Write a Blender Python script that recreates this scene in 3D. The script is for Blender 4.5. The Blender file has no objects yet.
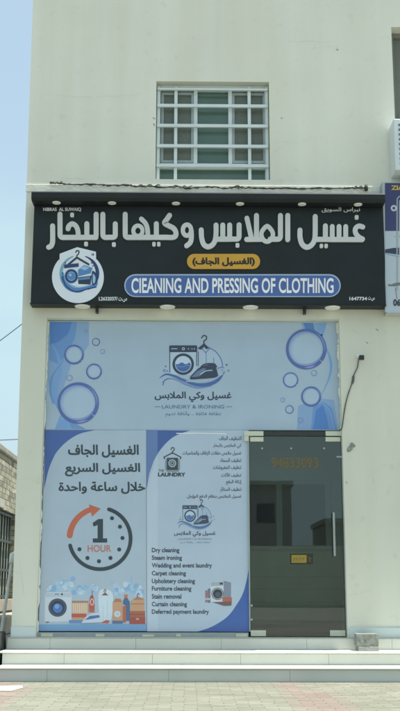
import bpy, bmesh, math, random
from mathutils import Vector
from mathutils.geometry import tessellate_polygon, delaunay_2d_cdt
random.seed(7)
scene = bpy.context.scene
COL = scene.collection
R = math.radians

# ------------------------------------------------------------------ camera
F = 1051.0                      # focal length for a 400x711 frame
PITCH, YAW, ROLL = R(12.4), 0.011, 0.0022
EYE = Vector((0, -11.5, 0.98))
fw = Vector((math.sin(YAW)*math.cos(PITCH), math.cos(YAW)*math.cos(PITCH), math.sin(PITCH)))
r0 = Vector((math.cos(YAW), -math.sin(YAW), 0))
u0 = r0.cross(fw)
rt = r0*math.cos(ROLL) + u0*math.sin(ROLL)
up = u0*math.cos(ROLL) - r0*math.sin(ROLL)

def at(px, py, Y=0.0):
    "point of the upright plane at depth Y, measured on the photograph"
    d = fw*F + rt*(px-200) + up*(355.5-py)
    return EYE + d*((Y-EYE.y)/d.y)

EYE.z -= at(200, 682, -.67).z     # the pavement is z = 0
cam = bpy.data.cameras.new('camera')
cam.sensor_fit = 'VERTICAL'; cam.sensor_height = 24; cam.lens = F/711*24
cam.clip_end = 3000; cam.clip_start = 0.05
co = bpy.data.objects.new('camera', cam); COL.objects.link(co)
from mathutils import Matrix
M = Matrix((rt, up, -fw)).transposed().to_4x4(); M.translation = EYE
co.matrix_world = M
scene.camera = co

# ------------------------------------------------------------------ materials
def lin(c): return c/12.92 if c <= .04045 else ((c+.055)/1.055)**2.4
K = 1.36
def seen(r, g, b, k=K):
    "albedo of paint that the photo shows as r,g,b in the shade of the building"
    return tuple(min(.85, lin(v/255)*k*c) for v, c in zip((r, g, b), (1.02, .955, .965)))

def mat(name, col, rough=.6, var=.06, scale=6, bump=0, bscale=60, coat=0, metal=0, spec=.5, stretch=None, detail=4):
    m = bpy.data.materials.new(name); m.use_nodes = True
    nt = m.node_tree; N = nt.nodes; L = nt.links; b = N['Principled BSDF']
    b.inputs['Roughness'].default_value = rough
    b.inputs['Metallic'].default_value = metal
    b.inputs['Specular IOR Level'].default_value = spec
    b.inputs['Coat Weight'].default_value = coat
    b.inputs['Coat Roughness'].default_value = .04
    tc = N.new('ShaderNodeTexCoord'); mp = N.new('ShaderNodeMapping')
    L.new(tc.outputs['Object'], mp.inputs['Vector'])
    if stretch: mp.inputs['Scale'].default_value = stretch
    n = N.new('ShaderNodeTexNoise'); n.inputs['Scale'].default_value = scale; n.inputs['Detail'].default_value = detail
    L.new(mp.outputs[0], n.inputs['Vector'])
    rp = N.new('ShaderNodeValToRGB')
    rp.color_ramp.elements[0].position = .3; rp.color_ramp.elements[1].position = .7
    rp.color_ramp.elements[0].color = (*[max(0, c*(1-var)) for c in col], 1)
    rp.color_ramp.elements[1].color = (*[min(1, c*(1+var)) for c in col], 1)
    L.new(n.outputs['Fac'], rp.inputs['Fac']); L.new(rp.outputs['Color'], b.inputs['Base Color'])
    if bump:
        n2 = N.new('ShaderNodeTexNoise'); n2.inputs['Scale'].default_value = bscale; n2.inputs['Detail'].default_value = 5
        L.new(mp.outputs[0], n2.inputs['Vector'])
        bp = N.new('ShaderNodeBump'); bp.inputs['Strength'].default_value = bump; bp.inputs['Distance'].default_value = .02
        L.new(n2.outputs['Fac'], bp.inputs['Height']); L.new(bp.outputs['Normal'], b.inputs['Normal'])
    return m

_ink = {}
def ink(r, g, b, k=K, coat=.35, rough=.5):
    "printed vinyl colour"
    key = (r, g, b, k, coat)
    if key not in _ink:
        _ink[key] = mat('print', seen(r, g, b, k), rough, .035, 3, coat=coat)
    return _ink[key]

def math_node(nt, op, a=None, b=None):
    n = nt.nodes.new('ShaderNodeMath'); n.operation = op
    for i, v in enumerate((a, b)):
        if v is None: continue
        if isinstance(v, (int, float)): n.inputs[i].default_value = v
        else: nt.links.new(v, n.inputs[i])
    return n.outputs[0]

def plaster():
    m = mat('painted_plaster', (.69, .702, .612), .75, .035, .9, bump=.035, bscale=60)
    nt = m.node_tree; N = nt.nodes; L = nt.links; b = N['Principled BSDF']
    base = b.inputs['Base Color'].links[0].from_socket
    tc = N.new('ShaderNodeTexCoord'); mp = N.new('ShaderNodeMapping'); mp.inputs['Scale'].default_value = (3, 1, .22)
    L.new(tc.outputs['Object'], mp.inputs['Vector'])
    n = N.new('ShaderNodeTexNoise'); n.inputs['Scale'].default_value = .9; n.inputs['Detail'].default_value = 6
    L.new(mp.outputs[0], n.inputs['Vector'])
    rp = N.new('ShaderNodeValToRGB'); e = rp.color_ramp.elements
    e[0].position = .38; e[0].color = (.88, .86, .80, 1); e[1].position = .6; e[1].color = (1, 1, 1, 1)
    L.new(n.outputs['Fac'], rp.inputs['Fac'])
    n3 = N.new('ShaderNodeTexNoise'); n3.inputs['Scale'].default_value = 7; n3.inputs['Detail'].default_value = 8
    L.new(tc.outputs['Object'], n3.inputs['Vector'])
    rp3 = N.new('ShaderNodeValToRGB'); e = rp3.color_ramp.elements
    e[0].position = .28; e[0].color = (.85, .83, .78, 1); e[1].position = .4; e[1].color = (1, 1, 1, 1)
    L.new(n3.outputs['Fac'], rp3.inputs['Fac'])
    cur = base
    for s in (rp, rp3):
        mx = N.new('ShaderNodeMix'); mx.data_type = 'RGBA'; mx.blend_type = 'MULTIPLY'; mx.inputs[0].default_value = .42
        L.new(cur, mx.inputs[6]); L.new(s.outputs['Color'], mx.inputs[7]); cur = mx.outputs[2]
    L.new(cur, b.inputs['Base Color'])
    return m

def glass(name, tint, boost=1.0):
    m = bpy.data.materials.new(name); m.use_nodes = True
    nt = m.node_tree; N = nt.nodes; L = nt.links
    N.remove(N['Principled BSDF'])
    fr = N.new('ShaderNodeFresnel'); fr.inputs['IOR'].default_value = 1.5
    g = N.new('ShaderNodeBsdfGlossy'); g.inputs['Roughness'].default_value = .012
    t = N.new('ShaderNodeBsdfTransparent'); t.inputs['Color'].default_value = (*tint, 1)
    nz = N.new('ShaderNodeTexNoise'); nz.inputs['Scale'].default_value = 1.6
    tc = N.new('ShaderNodeTexCoord'); L.new(tc.outputs['Object'], nz.inputs['Vector'])
    bp = N.new('ShaderNodeBump'); bp.inputs['Strength'].default_value = .01; bp.inputs['Distance'].default_value = .02
    L.new(nz.outputs['Fac'], bp.inputs['Height']); L.new(bp.outputs['Normal'], g.inputs['Normal'])
    f2 = math_node(nt, 'MULTIPLY', fr.outputs[0], boost)
    mx = N.new('ShaderNodeMixShader'); L.new(f2, mx.inputs[0]); L.new(t.outputs[0], mx.inputs[1]); L.new(g.outputs[0], mx.inputs[2])
    L.new(mx.outputs[0], N['Material Output'].inputs['Surface'])
    return m

M_wall = plaster()
M_ledge = mat('white_ledge_paint', (.74, .75, .66), .7, .08, 9, bump=.2, bscale=30)
M_plinth = mat('glazed_plinth_tile', (.56, .64, .63), .35, .05, 3, bump=.03)
M_black = mat('black_sign_sheet', (.013, .019, .021), .5, .18, 2.5, spec=.3)
M_hood = mat('black_hood_sheet', (.011, .016, .018), .5, .15, 4, spec=.3)
M_letter = mat('grey_acrylic', seen(180, 187, 185, 1.3), .45, .04, 5)
M_white = mat('white_plastic', (.74, .76, .72), .4, .03, 8)
M_darkmetal = mat('dark_metal', (.03, .035, .035), .5, .2, 20)
M_alu = mat('white_aluminium', (.66, .73, .73), .4, .04, 6)
M_alugrey = mat('grey_aluminium', (.33, .38, .38), .4, .06, 8)
M_cream = mat('cream_fitting', (.60, .62, .50), .4, .05, 12)
M_steel = mat('brushed_steel', (.36, .38, .365), .4, .06, 40, metal=.3)
M_glass = glass('tinted_glass', (.70, .78, .74), 2.0)
M_paneG = mat('green_glass_pane', (.09, .155, .125), .12, .12, 2, spec=.6)
M_paneD = mat('dark_mesh_pane', (.125, .145, .115), .3, .12, 30)
M_marble = mat('marble_tread', (.72, .74, .68), .35, .05, 5, bump=.02)
M_riser = mat('ceramic_riser', (.61, .62, .55), .4, .07, 1.3, bump=.02)
M_riserg = mat('grey_ceramic_riser', (.53, .56, .535), .4, .07, 1.5, bump=.02)
M_conc = mat('rough_concrete', (.27, .28, .245), .9, .3, 22, bump=.6, bscale=40)
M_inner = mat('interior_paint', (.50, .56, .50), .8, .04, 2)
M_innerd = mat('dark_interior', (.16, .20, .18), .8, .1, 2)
M_wire = mat('weathered_wire', (.22, .24, .25), .6, .1, 5)
M_cable = mat('black_cable', (.03, .032, .03), .6, .2, 15)
M_rust = mat('old_cable_sheath', (.09, .095, .08), .8, .4, 12)
M_grey = mat('grey_mortar', (.30, .32, .29), .9, .35, 40, bump=.7, bscale=60)

# ------------------------------------------------------------------ object helpers
def tag(o, label, cat, group=None):
    o['label'] = label; o['category'] = cat
    if group: o['group'] = group
    return o

def thing(name, label, cat, loc=(0, 0, 0), group=None):
    o = bpy.data.objects.new(name, None); COL.objects.link(o); o.location = loc
    o.empty_display_size = .1
    return tag(o, label, cat, group)

class MB:
    "collects shapes in world space and links them as one mesh object"
    def __init__(s): s.v = []; s.f = []; s.mi = []; s.ms = []
    def m(s, mt):
        if mt not in s.ms: s.ms.append(mt)
        return s.ms.index(mt)
    def add(s, vs, fs, mt):
        o = len(s.v); s.v += [tuple(v) for v in vs]; i = s.m(mt)
        for f in fs: s.f.append(tuple(k+o for k in f)); s.mi.append(i)
        return s
    def box(s, x0, x1, y0, y1, z0, z1, mt):
        vs = [(x, y, z) for x in (x0, x1) for y in (y0, y1) for z in (z0, z1)]
        return s.add(vs, [(0, 1, 3, 2), (4, 6, 7, 5), (0, 4, 5, 1), (2, 3, 7, 6), (0, 2, 6, 4), (1, 5, 7, 3)], mt)
    def prism_x(s, prof, x0, x1, mt):
        "profile in (y,z) extruded along x"
        n = len(prof)
        vs = [(x0, *p) for p in prof] + [(x1, *p) for p in prof]
        fs = [(i, (i+1) % n, n+(i+1) % n, n+i) for i in range(n)]
        fs += [tuple(range(n))[::-1], tuple(range(n, 2*n))]
        return s.add(vs, fs, mt)
    def cyl(s, c, axis, r, h, mt, n=20, r2=None):
        c = Vector(c); a = Vector(axis).normalized()
        t = a.orthogonal().normalized(); b = a.cross(t); r2 = r if r2 is None else r2
        vs = [c + (t*math.cos(2*math.pi*i/n)+b*math.sin(2*math.pi*i/n))*r for i in range(n)]
        vs += [c + a*h + (t*math.cos(2*math.pi*i/n)+b*math.sin(2*math.pi*i/n))*r2 for i in range(n)]
        fs = [(i, (i+1) % n, n+(i+1) % n, n+i) for i in range(n)] + [tuple(range(n))[::-1], tuple(range(n, 2*n))]
        return s.add(vs, fs, mt)
    def tube(s, pts, r, mt, n=8):
        pts = [Vector(p) for p in pts]; rings = []; t = None
        for i, p in enumerate(pts):
            d = (pts[min(i+1, len(pts)-1)]-pts[max(i-1, 0)]).normalized()
            t = d.orthogonal().normalized() if t is None else (t-d*t.dot(d)).normalized()
            b = d.cross(t); rr = r[i] if isinstance(r, (list, tuple)) else r
            rings.append([p+(t*math.cos(2*math.pi*k/n)+b*math.sin(2*math.pi*k/n))*rr for k in range(n)])
        vs = [v for q in rings for v in q]; fs = []
        for i in range(len(pts)-1):
            for k in range(n):
                fs.append((i*n+k, i*n+(k+1) % n, (i+1)*n+(k+1) % n, (i+1)*n+k))
        fs += [tuple(range(n))[::-1], tuple(range(len(vs)-n, len(vs)))]
        return s.add(vs, fs, mt)
    def build(s, name, parent=None, bevel=0, smooth=False, kind=None):
        me = bpy.data.meshes.new(name)
        if parent: 
            off = world_of(parent)
            vs = [tuple(Vector(v)-off) for v in s.v]
        else: vs = s.v
        me.from_pydata(vs, [], s.f)
        for mt in s.ms: me.materials.append(mt)
        me.polygons.foreach_set('material_index', s.mi)
        if not isinstance(s, Art):
            bm = bmesh.new(); bm.from_mesh(me); bmesh.ops.recalc_face_normals(bm, faces=bm.faces); bm.to_mesh(me); bm.free()
        if smooth: me.polygons.foreach_set('use_smooth', [True]*len(me.polygons))
        me.update()
        o = bpy.data.objects.new(name, me); COL.objects.link(o)
        if parent: o.parent = parent
        if kind: o['kind'] = kind
        if bevel:
            b = o.modifiers.new('bevel', 'BEVEL'); b.width = bevel; b.segments = 2; b.limit_method = 'ANGLE'
        return o

def world_of(o):
    v = Vector((0, 0, 0))
    while o: v += o.location; o = o.parent
    return v

# ------------------------------------------------------------------ flat print / cut letters
def catmull(pts, n=5, closed=False):
    P = [Vector(p) for p in pts]; out = []; m = len(P)
    rng = range(m if closed else m-1)
    for i in rng:
        a = P[(i-1) % m] if closed or i > 0 else P[0]*2-P[1]
        b = P[i]; c = P[(i+1) % m]
        d = P[(i+2) % m] if closed or i+2 < m else c*2-b
        for k in range(n):
            t = k/n
            out.append(.5*((2*b)+(c-a)*t+(2*a-5*b+4*c-d)*t*t+(3*b-a-3*c+d)*t**3))
    if not closed: out.append(P[-1])
    return out

def circ(cx, cy, rx, ry=None, n=32, a0=0, a1=360):
    ry = rx if ry is None else ry
    full = abs(a1-a0) >= 360
    k = n if full else n+1
    return [(cx+rx*math.cos(R(a0+(a1-a0)*i/n)), cy+ry*math.sin(R(a0+(a1-a0)*i/n))) for i in range(k)]

def rrect(x0, y0, x1, y1, r, n=6):
    out = []
    for cx, cy, a in ((x1-r, y0+r, -90), (x1-r, y1-r, 0), (x0+r, y1-r, 90), (x0+r, y0+r, 180)):
        out += circ(cx, cy, r, n=n, a0=a, a1=a+90)
    return out

def line(Y, parent, body, x0, x1, y0, y1, mt, layer=3, bold=0.0):
    "one printed line, every word a mesh of its own"
    cs = glyphs(body, bold); tri = cs_tri(body, bold)
    xs = [q[0] for c in cs for q in c[0]]; ys = [q[1] for c in cs for q in c[0]]
    a, b, c_, d = min(xs), max(xs), min(ys), max(ys)
    sx = (x1-x0)/(b-a); sy = (y1-y0)/(d-c_)
    ext = sorted((min(q[0] for q in c[0]), max(q[0] for q in c[0]), i) for i, c in enumerate(cs))
    words = []; end = -1e9
    for lo, hi, i in ext:
        if lo-end > .17: words.append([])
        words[-1].append(i); end = max(end, hi)
    for w in words:
        art = Art(Y)
        for i in w:
            V, T = tri[i]; ly = layer+(i % 5)*.12
            art.add([art.p((x0+(q[0]-a)*sx, y1-(q[1]-c_)*sy), ly) for q in V], T, mt)
        art.build('printed_word', parent)

class Art(MB):
    "flat artwork measured on the photograph; every layer lies a fraction of a millimetre proud of the one below"
    def __init__(s, Y, step=.0004, depth=0):
        super().__init__(); s.Y = Y; s.step = step; s.depth = depth; s.n = 0; s.T = None
    def p(s, q, layer):
        x, y = q[0], q[1]
        if s.T: x, y = s.T(x, y)
        w = at(x, y, s.Y); return Vector((w.x, s.Y-layer*s.step-s.depth, w.z))
    def poly(s, pts, mt, layer=1, holes=()):
        loops = [list(pts)]+[list(h) for h in holes]
        tri = tessellate_polygon([[Vector((q[0], q[1], 0)) for q in l] for l in loops])
        flat = [q for l in loops for q in l]
        fs = []
        for t in tri:
            a, b, c = [Vector((flat[i][0], flat[i][1])) for i in t]
            cr = (b-a).x*(c-a).y-(b-a).y*(c-a).x
            if abs(cr) < 1e-9: continue
            fs.append(tuple(t) if cr < 0 else tuple(t)[::-1])
        s.add([s.p(q, layer) for q in flat], fs, mt)
        if s.depth:
            for l in loops: s.side(l, mt, layer)
        return s
    def side(s, l, mt, layer):
        vs = [s.p(q, layer) for q in l]; n = len(vs)
        vb = [Vector((v.x, s.Y, v.z)) for v in vs]
        s.add(vs+vb, [(i, (i+1) % n, n+(i+1) % n, n+i) for i in range(n)], mt)
    def rect(s, x0, y0, x1, y1, mt, layer=1): return s.poly([(x0, y0), (x1, y0), (x1, y1), (x0, y1)], mt, layer)
    def disc(s, cx, cy, r, mt, layer=1, ry=None, n=28): return s.poly(circ(cx, cy, r, ry, n), mt, layer)
    def ring(s, cx, cy, r, w, mt, layer=1, ry=None, n=40, w2=None):
        ry = r if ry is None else ry
        return s.stroke(circ(cx, cy, r-w/2, ry-w/2, n), w, mt, layer, closed=True)
    def stroke(s, pts, w, mt, layer=1, closed=False, smooth=0, cap=True):
        P = [Vector((q[0], q[1])) for q in pts]
        ws = list(w) if isinstance(w, (list, tuple)) else None
        if smooth:
            if ws: P = [Vector((q[0], q[1], x)) for q, x in zip(pts, ws)]
            P = catmull(P, smooth, closed)
            if ws: ws = [q[2] for q in P]; P = [Vector((q[0], q[1])) for q in P]
        n = len(P); Lf = []; Rt = []
        for i in range(n):
            a = P[(i-1) % n] if closed or i else P[0]; c = P[(i+1) % n] if closed or i < n-1 else P[-1]
            d1 = (P[i]-a); d2 = (c-P[i])
            if d1.length < 1e-9: d1 = d2
            if d2.length < 1e-9: d2 = d1
            d1 = d1.normalized(); d2 = d2.normalized()
            n1 = Vector((-d1.y, d1.x)); n2 = Vector((-d2.y, d2.x)); m = n1+n2
            m = m.normalized() if m.length > 1e-6 else n1
            k = 1/max(.5, m.dot(n1)); h = (ws[i] if ws else w)/2
            Lf.append(P[i]+m*h*k); Rt.append(P[i]-m*h*k)
        if closed:
            vs = [s.p(q, layer) for q in Lf+Rt]
            s.add(vs, [(i, (i+1) % n, n+(i+1) % n, n+i) for i in range(n)], mt)
            if s.depth: s.side(Lf, mt, layer); s.side(Rt, mt, layer)
            return s
        out = list(Lf)
        def arc(c, frm, mid):
            v = frm-c; r = v.length; ang = math.atan2(v.y, v.x); sg = 1 if (v.x*mid.y-v.y*mid.x) > 0 else -1
            return [c+Vector((math.cos(ang+sg*math.pi*j/6), math.sin(ang+sg*math.pi*j/6)))*r for j in range(1, 6)]
        if cap: out += arc(P[-1], Lf[-1], P[-1]-P[-2])
        out += Rt[::-1]
        if cap: out += arc(P[0], Rt[0], P[0]-P[1])
        vs = [s.p(q, layer) for q in Lf+Rt]
        s.add(vs, [(i, i+1, n+i+1, n+i) for i in range(n-1)], mt)
        if cap:
            e = arc(P[-1], Lf[-1], P[-1]-P[-2]); s.add([s.p(q, layer) for q in [Lf[-1]]+e+[Rt[-1]]], [tuple(range(7))], mt)
            e = arc(P[0], Rt[0], P[0]-P[1]); s.add([s.p(q, layer) for q in [Rt[0]]+e+[Lf[0]]], [tuple(range(7))], mt)
        if s.depth: s.side(out, mt, layer)
        return s
    def text(s, body, x0, x1, y0, y1, mt, layer=3, bold=0.0, mono=False):
        "the words fill the box x0..x1, y0..y1 (ink extents)"
        cs = glyphs(body, bold)
        xs = [q[0] for c in cs for q in c[0]]; ys = [q[1] for c in cs for q in c[0]]
        a, b, c_, d = min(xs), max(xs), min(ys), max(ys)
        sx = (x1-x0)/(b-a); sy = (y1-y0)/(d-c_)
        f = lambda q: (x0+(q[0]-a)*sx, y1-(q[1]-c_)*sy)
        for i, (V, T) in enumerate(cs_tri(body, bold)):
            ly = layer+(i % 5)*.12
            s.add([s.p(f(q), ly) for q in V], T, mt)
        return s

_tri = {}
def cs_tri(body, bold):
    "triangles of every glyph outline, flipped so that they face the street"
    key = (body, bold)
    if key in _tri: return _tri[key]
    res = []
    for o, hs in glyphs(body, bold):
        loops = [o]+hs; pts = []; ed = []
        for l in loops:
            n = len(pts); pts += [Vector((q[0], q[1])) for q in l]
            ed += [(n+i, n+(i+1) % len(l)) for i in range(len(l))]
        V, E, T = delaunay_2d_cdt(pts, ed, [], 0, 1e-6)[:3]
        def wind(x, y):
            w = 0
            for l in loops:
                for i in range(len(l)):
                    a, b = l[i-1], l[i]
                    if (a.y <= y) != (b.y <= y):
                        t = (y-a.y)/(b.y-a.y)
                        if a.x+t*(b.x-a.x) > x: w += 1 if b.y > a.y else -1
            return w
        A = sum(o[i-1].x*o[i].y-o[i].x*o[i-1].y for i in range(len(o)))
        sg = 1 if A > 0 else -1
        keep = []
        for t in T:
            c = sum((V[i] for i in t), Vector((0, 0)))/3
            if wind(c.x, c.y)*sg > 0: keep.append(tuple(t))
        res.append((V, keep))
    _tri[key] = res
    return res

FORMS = {'ا': (0xFE8D, 2), 'أ': (0xFE83, 2), 'إ': (0xFE87, 2), 'ب': (0xFE8F, 4), 'ة': (0xFE93, 2), 'ت': (0xFE95, 4), 'ث': (0xFE99, 4),
 'ج': (0xFE9D, 4), 'ح': (0xFEA1, 4), 'خ': (0xFEA5, 4), 'د': (0xFEA9, 2), 'ر': (0xFEAD, 2), 'ز': (0xFEAF, 2), 'س': (0xFEB1, 4), 'ش': (0xFEB5, 4),
 'ظ': (0xFEC5, 4), 'ع': (0xFEC9, 4), 'غ': (0xFECD, 4), 'ف': (0xFED1, 4), 'ق': (0xFED5, 4), 'ك': (0xFED9, 4), 'ل': (0xFEDD, 4), 'م': (0xFEE1, 4),
 'ن': (0xFEE5, 4), 'ه': (0xFEE9, 4), 'و': (0xFEED, 2), 'ي': (0xFEF1, 4), 'ئ': (0xFE89, 4)}
def shape_arabic(t):
    t = t.replace('لا', '\u0001').replace('لأ', '\u0002')
    fm = dict(FORMS); fm['\u0001'] = (0xFEFB, 2); fm['\u0002'] = (0xFEF7, 2)
    out = []
    for i, c in enumerate(t):
        if c not in fm: out.append({'(': ')', ')': '('}.get(c, c)); continue
        base, n = fm[c]
        prev = i > 0 and t[i-1] in fm and fm[t[i-1]][1] == 4
        nxt = n == 4 and i+1 < len(t) and t[i+1] in fm
        out.append(chr(base + (3 if prev and nxt else 2 if nxt else 1 if prev else 0)))
    return ''.join(reversed(out))

_gl = {}
def glyphs(body, bold=0.0):
    key = (body, bold)
    if key in _gl: return _gl[key]
    txt = shape_arabic(body) if any('\u0600' <= c <= '\u06ff' for c in body) else body
    cu = bpy.data.curves.new('t', 'FONT'); cu.body = txt; cu.size = 1
    ob = bpy.data.objects.new('t', cu); COL.objects.link(ob)
    dg = bpy.context.evaluated_depsgraph_get(); dg.update()
    ev = ob.evaluated_get(dg)
    c2 = ev.to_curve(dg)
    loops = []
    for sp in c2.splines:
        pts = []
        bz = sp.bezier_points; n = len(bz)
        for i in range(n):
            a, b = bz[i], bz[(i+1) % n]
            p0, p1, p2, p3 = a.co.xy, a.handle_right.xy, b.handle_left.xy, b.co.xy
            straight = (p1-p0).length < 1e-6 and (p2-p3).length < 1e-6 or (abs((p1-p0).cross(p3-p0)) < 1e-7 and abs((p2-p0).cross(p3-p0)) < 1e-7)
            for k in range(1 if straight else 4):
                t = k/4; u = 1-t
                pts.append(p0*u**3+p1*3*u*u*t+p2*3*u*t*t+p3*t**3)
        q = []
        for v in pts:
            if not q or (v-q[-1]).length > 1e-4: q.append(v)
        if len(q) > 2 and (q[0]-q[-1]).length < 1e-4: q.pop()
        if len(q) > 2: loops.append(q)
    ev.to_curve_clear()
    bpy.data.objects.remove(ob); bpy.data.curves.remove(cu)
    area = lambda l: sum(l[i].x*l[(i+1) % len(l)].y-l[(i+1) % len(l)].x*l[i].y for i in range(len(l)))/2
    def inside(p, l):
        r = False
        for i in range(len(l)):
            a, b = l[i], l[i-1]
            if (a.y > p.y) != (b.y > p.y) and p.x < (b.x-a.x)*(p.y-a.y)/(b.y-a.y)+a.x: r = not r
        return r
    # the winding of the largest loop is the winding of ink
    A = [area(l) for l in loops]
    sgn = 1 if A[max(range(len(A)), key=lambda i: abs(A[i]))] > 0 else -1
    def off(l, d):
        if not d: return l
        s_ = 1 if area(l) > 0 else -1; o = []; n = len(l)
        for i in range(n):
            d1 = (l[i]-l[i-1]); d2 = (l[(i+1) % n]-l[i])
            d1 = d1.normalized(); d2 = d2.normalized()
            n1 = Vector((d1.y, -d1.x))*s_; n2 = Vector((d2.y, -d2.x))*s_; m = n1+n2
            m = m.normalized() if m.length > 1e-6 else n1
            o.append(l[i]+m*d/max(.6, m.dot(n1)))
        return o
    outer = [l for l, a in zip(loops, A) if a*sgn > 0]; inner = [l for l, a in zip(loops, A) if a*sgn <= 0]
    res = [(off(o, bold), []) for o in outer]
    for h in inner:
        best = None
        for i, o in enumerate(outer):
            if inside(h[0], o) and (best is None or abs(area(o)) < abs(area(outer[best]))): best = i
        if best is not None:
            hh = off(h, -bold)
            if area(hh)*area(h) > 0: res[best][1].append(hh)
        else: res.append((off(h, bold), []))      # a fallback face may wind the other way round
    _gl[key] = res
    return res

# ------------------------------------------------------------------ levels
STEP_Y1, STEP_Y2, STEP_Y3 = -.67, -.36, -.05          # front of the three risers
Z2, Z1, ZP = at(200, 667.3, STEP_Y1-.03).z, at(200, 651.4, STEP_Y2-.03).z, at(200, 638, STEP_Y3).z                           # tread heights, shop floor
RECESS = .11
XL = lambda z: (lambda a, b: a.x+(b.x-a.x)*(z-a.z)/(b.z-a.z))(at(12.2, 605), at(33, 0))   # left corner of the building, a little out of plumb
XR, ZT = 7.5, 10.2
ox0, ox1 = at(40.6, 500).x, at(343.5, 480).x           # shopfront opening
oz1 = at(200, 318.5).z
wx0, wx1, wz0, wz1 = at(155.8, 130).x, at(269.6, 130).x, at(212, 179.5).z, at(212, 81.6).z
nx0, nx1, nz0, nz1 = at(392.9, 70).x, at(392.9, 70).x+1.35, at(394, 120).z, at(392, 27).z

# ------------------------------------------------------------------ ground
def gnd(px, py, z=0):
    d = fw*F + rt*(px-200) + up*(355.5-py); return EYE+d*((z-EYE.z)/d.z)
def brick_paving():
    m = bpy.data.materials.new('concrete_pavers'); m.use_nodes = True
    nt = m.node_tree; N = nt.nodes; L = nt.links; b = N['Principled BSDF']; b.inputs['Roughness'].default_value = .85
    tc = N.new('ShaderNodeTexCoord'); sx = N.new('ShaderNodeSeparateXYZ')
    nz = N.new('ShaderNodeTexNoise'); nz.inputs['Scale'].default_value = 3.2; nz.inputs['Detail'].default_value = 2
    L.new(tc.outputs['Object'], nz.inputs['Vector'])
    vm = N.new('ShaderNodeVectorMath'); vm.operation = 'MULTIPLY_ADD'
    vm.inputs[1].default_value = (.05, .05, 0)
    L.new(nz.outputs['Color'], vm.inputs[0]); L.new(tc.outputs['Object'], vm.inputs[2])
    L.new(vm.outputs[0], sx.inputs[0])
    W, H = .21, .105
    mt = lambda op, a=None, c=None: math_node(nt, op, a, c)
    x = sx.outputs[0]; y = sx.outputs[1]
    # zig-zag long edges as interlocking blocks have them
    zig = mt('MULTIPLY', mt('PINGPONG', x, W/4), .5)
    yy = mt('DIVIDE', mt('ADD', y, zig), H); row = mt('FLOOR', yy)
    xx = mt('ADD', mt('DIVIDE', x, W), mt('MULTIPLY', mt('MODULO', row, 2), .5)); colm = mt('FLOOR', xx)
    fy = mt('SUBTRACT', yy, row); fx = mt('SUBTRACT', xx, colm)
    ey = mt('MULTIPLY', mt('MINIMUM', fy, mt('SUBTRACT', 1, fy)), H)
    ex = mt('MULTIPLY', mt('MINIMUM', fx, mt('SUBTRACT', 1, fx)), W*2)
    e = mt('MINIMUM', ex, ey)
    joint = N.new('ShaderNodeMapRange'); joint.interpolation_type = 'SMOOTHSTEP'
    joint.inputs['From Min'].default_value = .002; joint.inputs['From Max'].default_value = .010
    L.new(e, joint.inputs[0])
    jn = N.new('ShaderNodeTexNoise'); jn.inputs['Scale'].default_value = 4.5; jn.inputs['Detail'].default_value = 3; L.new(tc.outputs['Object'], jn.inputs['Vector'])
    jr = N.new('ShaderNodeMapRange'); jr.inputs['From Min'].default_value = .42; jr.inputs['From Max'].default_value = .68; jr.inputs['To Min'].default_value = .82; jr.inputs['To Max'].default_value = 0
    L.new(jn.outputs['Fac'], jr.inputs[0])
    jmix = mt('MAXIMUM', joint.outputs[0], jr.outputs[0])
    cv = N.new('ShaderNodeCombineXYZ'); L.new(row, cv.inputs[0]); L.new(colm, cv.inputs[1])
    wn = N.new('ShaderNodeTexWhiteNoise'); wn.noise_dimensions = '2D'; L.new(cv.outputs[0], wn.inputs['Vector'])
    cx = mt('MULTIPLY', colm, W); cy = mt('MULTIPLY', row, H)
    # red band of blocks that crosses the pavement, and a second one at the far left
    def band(x_at, slope, half):
        c = mt('ADD', x_at, mt('MULTIPLY', cy, slope))
        return mt('LESS_THAN', mt('ABSOLUTE', mt('SUBTRACT', cx, c)), half)
    def line(p, q):
        k = (q.x-p.x)/(q.y-p.y); return p.x-k*p.y, k
    c0, k0 = line(gnd(286, 683), gnd(322, 711)); c1, k1 = line(gnd(-8, 683), gnd(-24, 699))
    red = mt('MAXIMUM', band(c0-W/2, k0, .17), band(c1-W/2, k1, .30))
    r1 = N.new('ShaderNodeValToRGB'); r1.color_ramp.elements[0].color = (.212, .217, .167, 1); r1.color_ramp.elements[1].color = (.268, .272, .213, 1)
    r2 = N.new('ShaderNodeValToRGB'); r2.color_ramp.elements[0].color = (.235, .19, .16, 1); r2.color_ramp.elements[1].color = (.29, .235, .20, 1)
    L.new(wn.outputs['Value'], r1.inputs[0]); L.new(wn.outputs['Value'], r2.inputs[0])
    mx = N.new('ShaderNodeMix'); mx.data_type = 'RGBA'; L.new(red, mx.inputs[0]); L.new(r1.outputs[0], mx.inputs[6]); L.new(r2.outputs[0], mx.inputs[7])
    n2 = N.new('ShaderNodeTexNoise'); n2.inputs['Scale'].default_value = 1.7; n2.inputs['Detail'].default_value = 8; n2.inputs['Roughness'].default_value = .65
    L.new(tc.outputs['Object'], n2.inputs['Vector'])
    r3 = N.new('ShaderNodeValToRGB'); r3.color_ramp.elements[0].position = .3; r3.color_ramp.elements[0].color = (.72, .72, .68, 1); r3.color_ramp.elements[1].position = .62; r3.color_ramp.elements[1].color = (1, 1, 1, 1)
    L.new(n2.outputs['Fac'], r3.inputs[0])
    m2 = N.new('ShaderNodeMix'); m2.data_type = 'RGBA'; m2.blend_type = 'MULTIPLY'; m2.inputs[0].default_value = .8
    L.new(mx.outputs[2], m2.inputs[6]); L.new(r3.outputs[0], m2.inputs[7])
    m3 = N.new('ShaderNodeMix'); m3.data_type = 'RGBA'; m3.inputs[6].default_value = (.15, .15, .105, 1)
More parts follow.
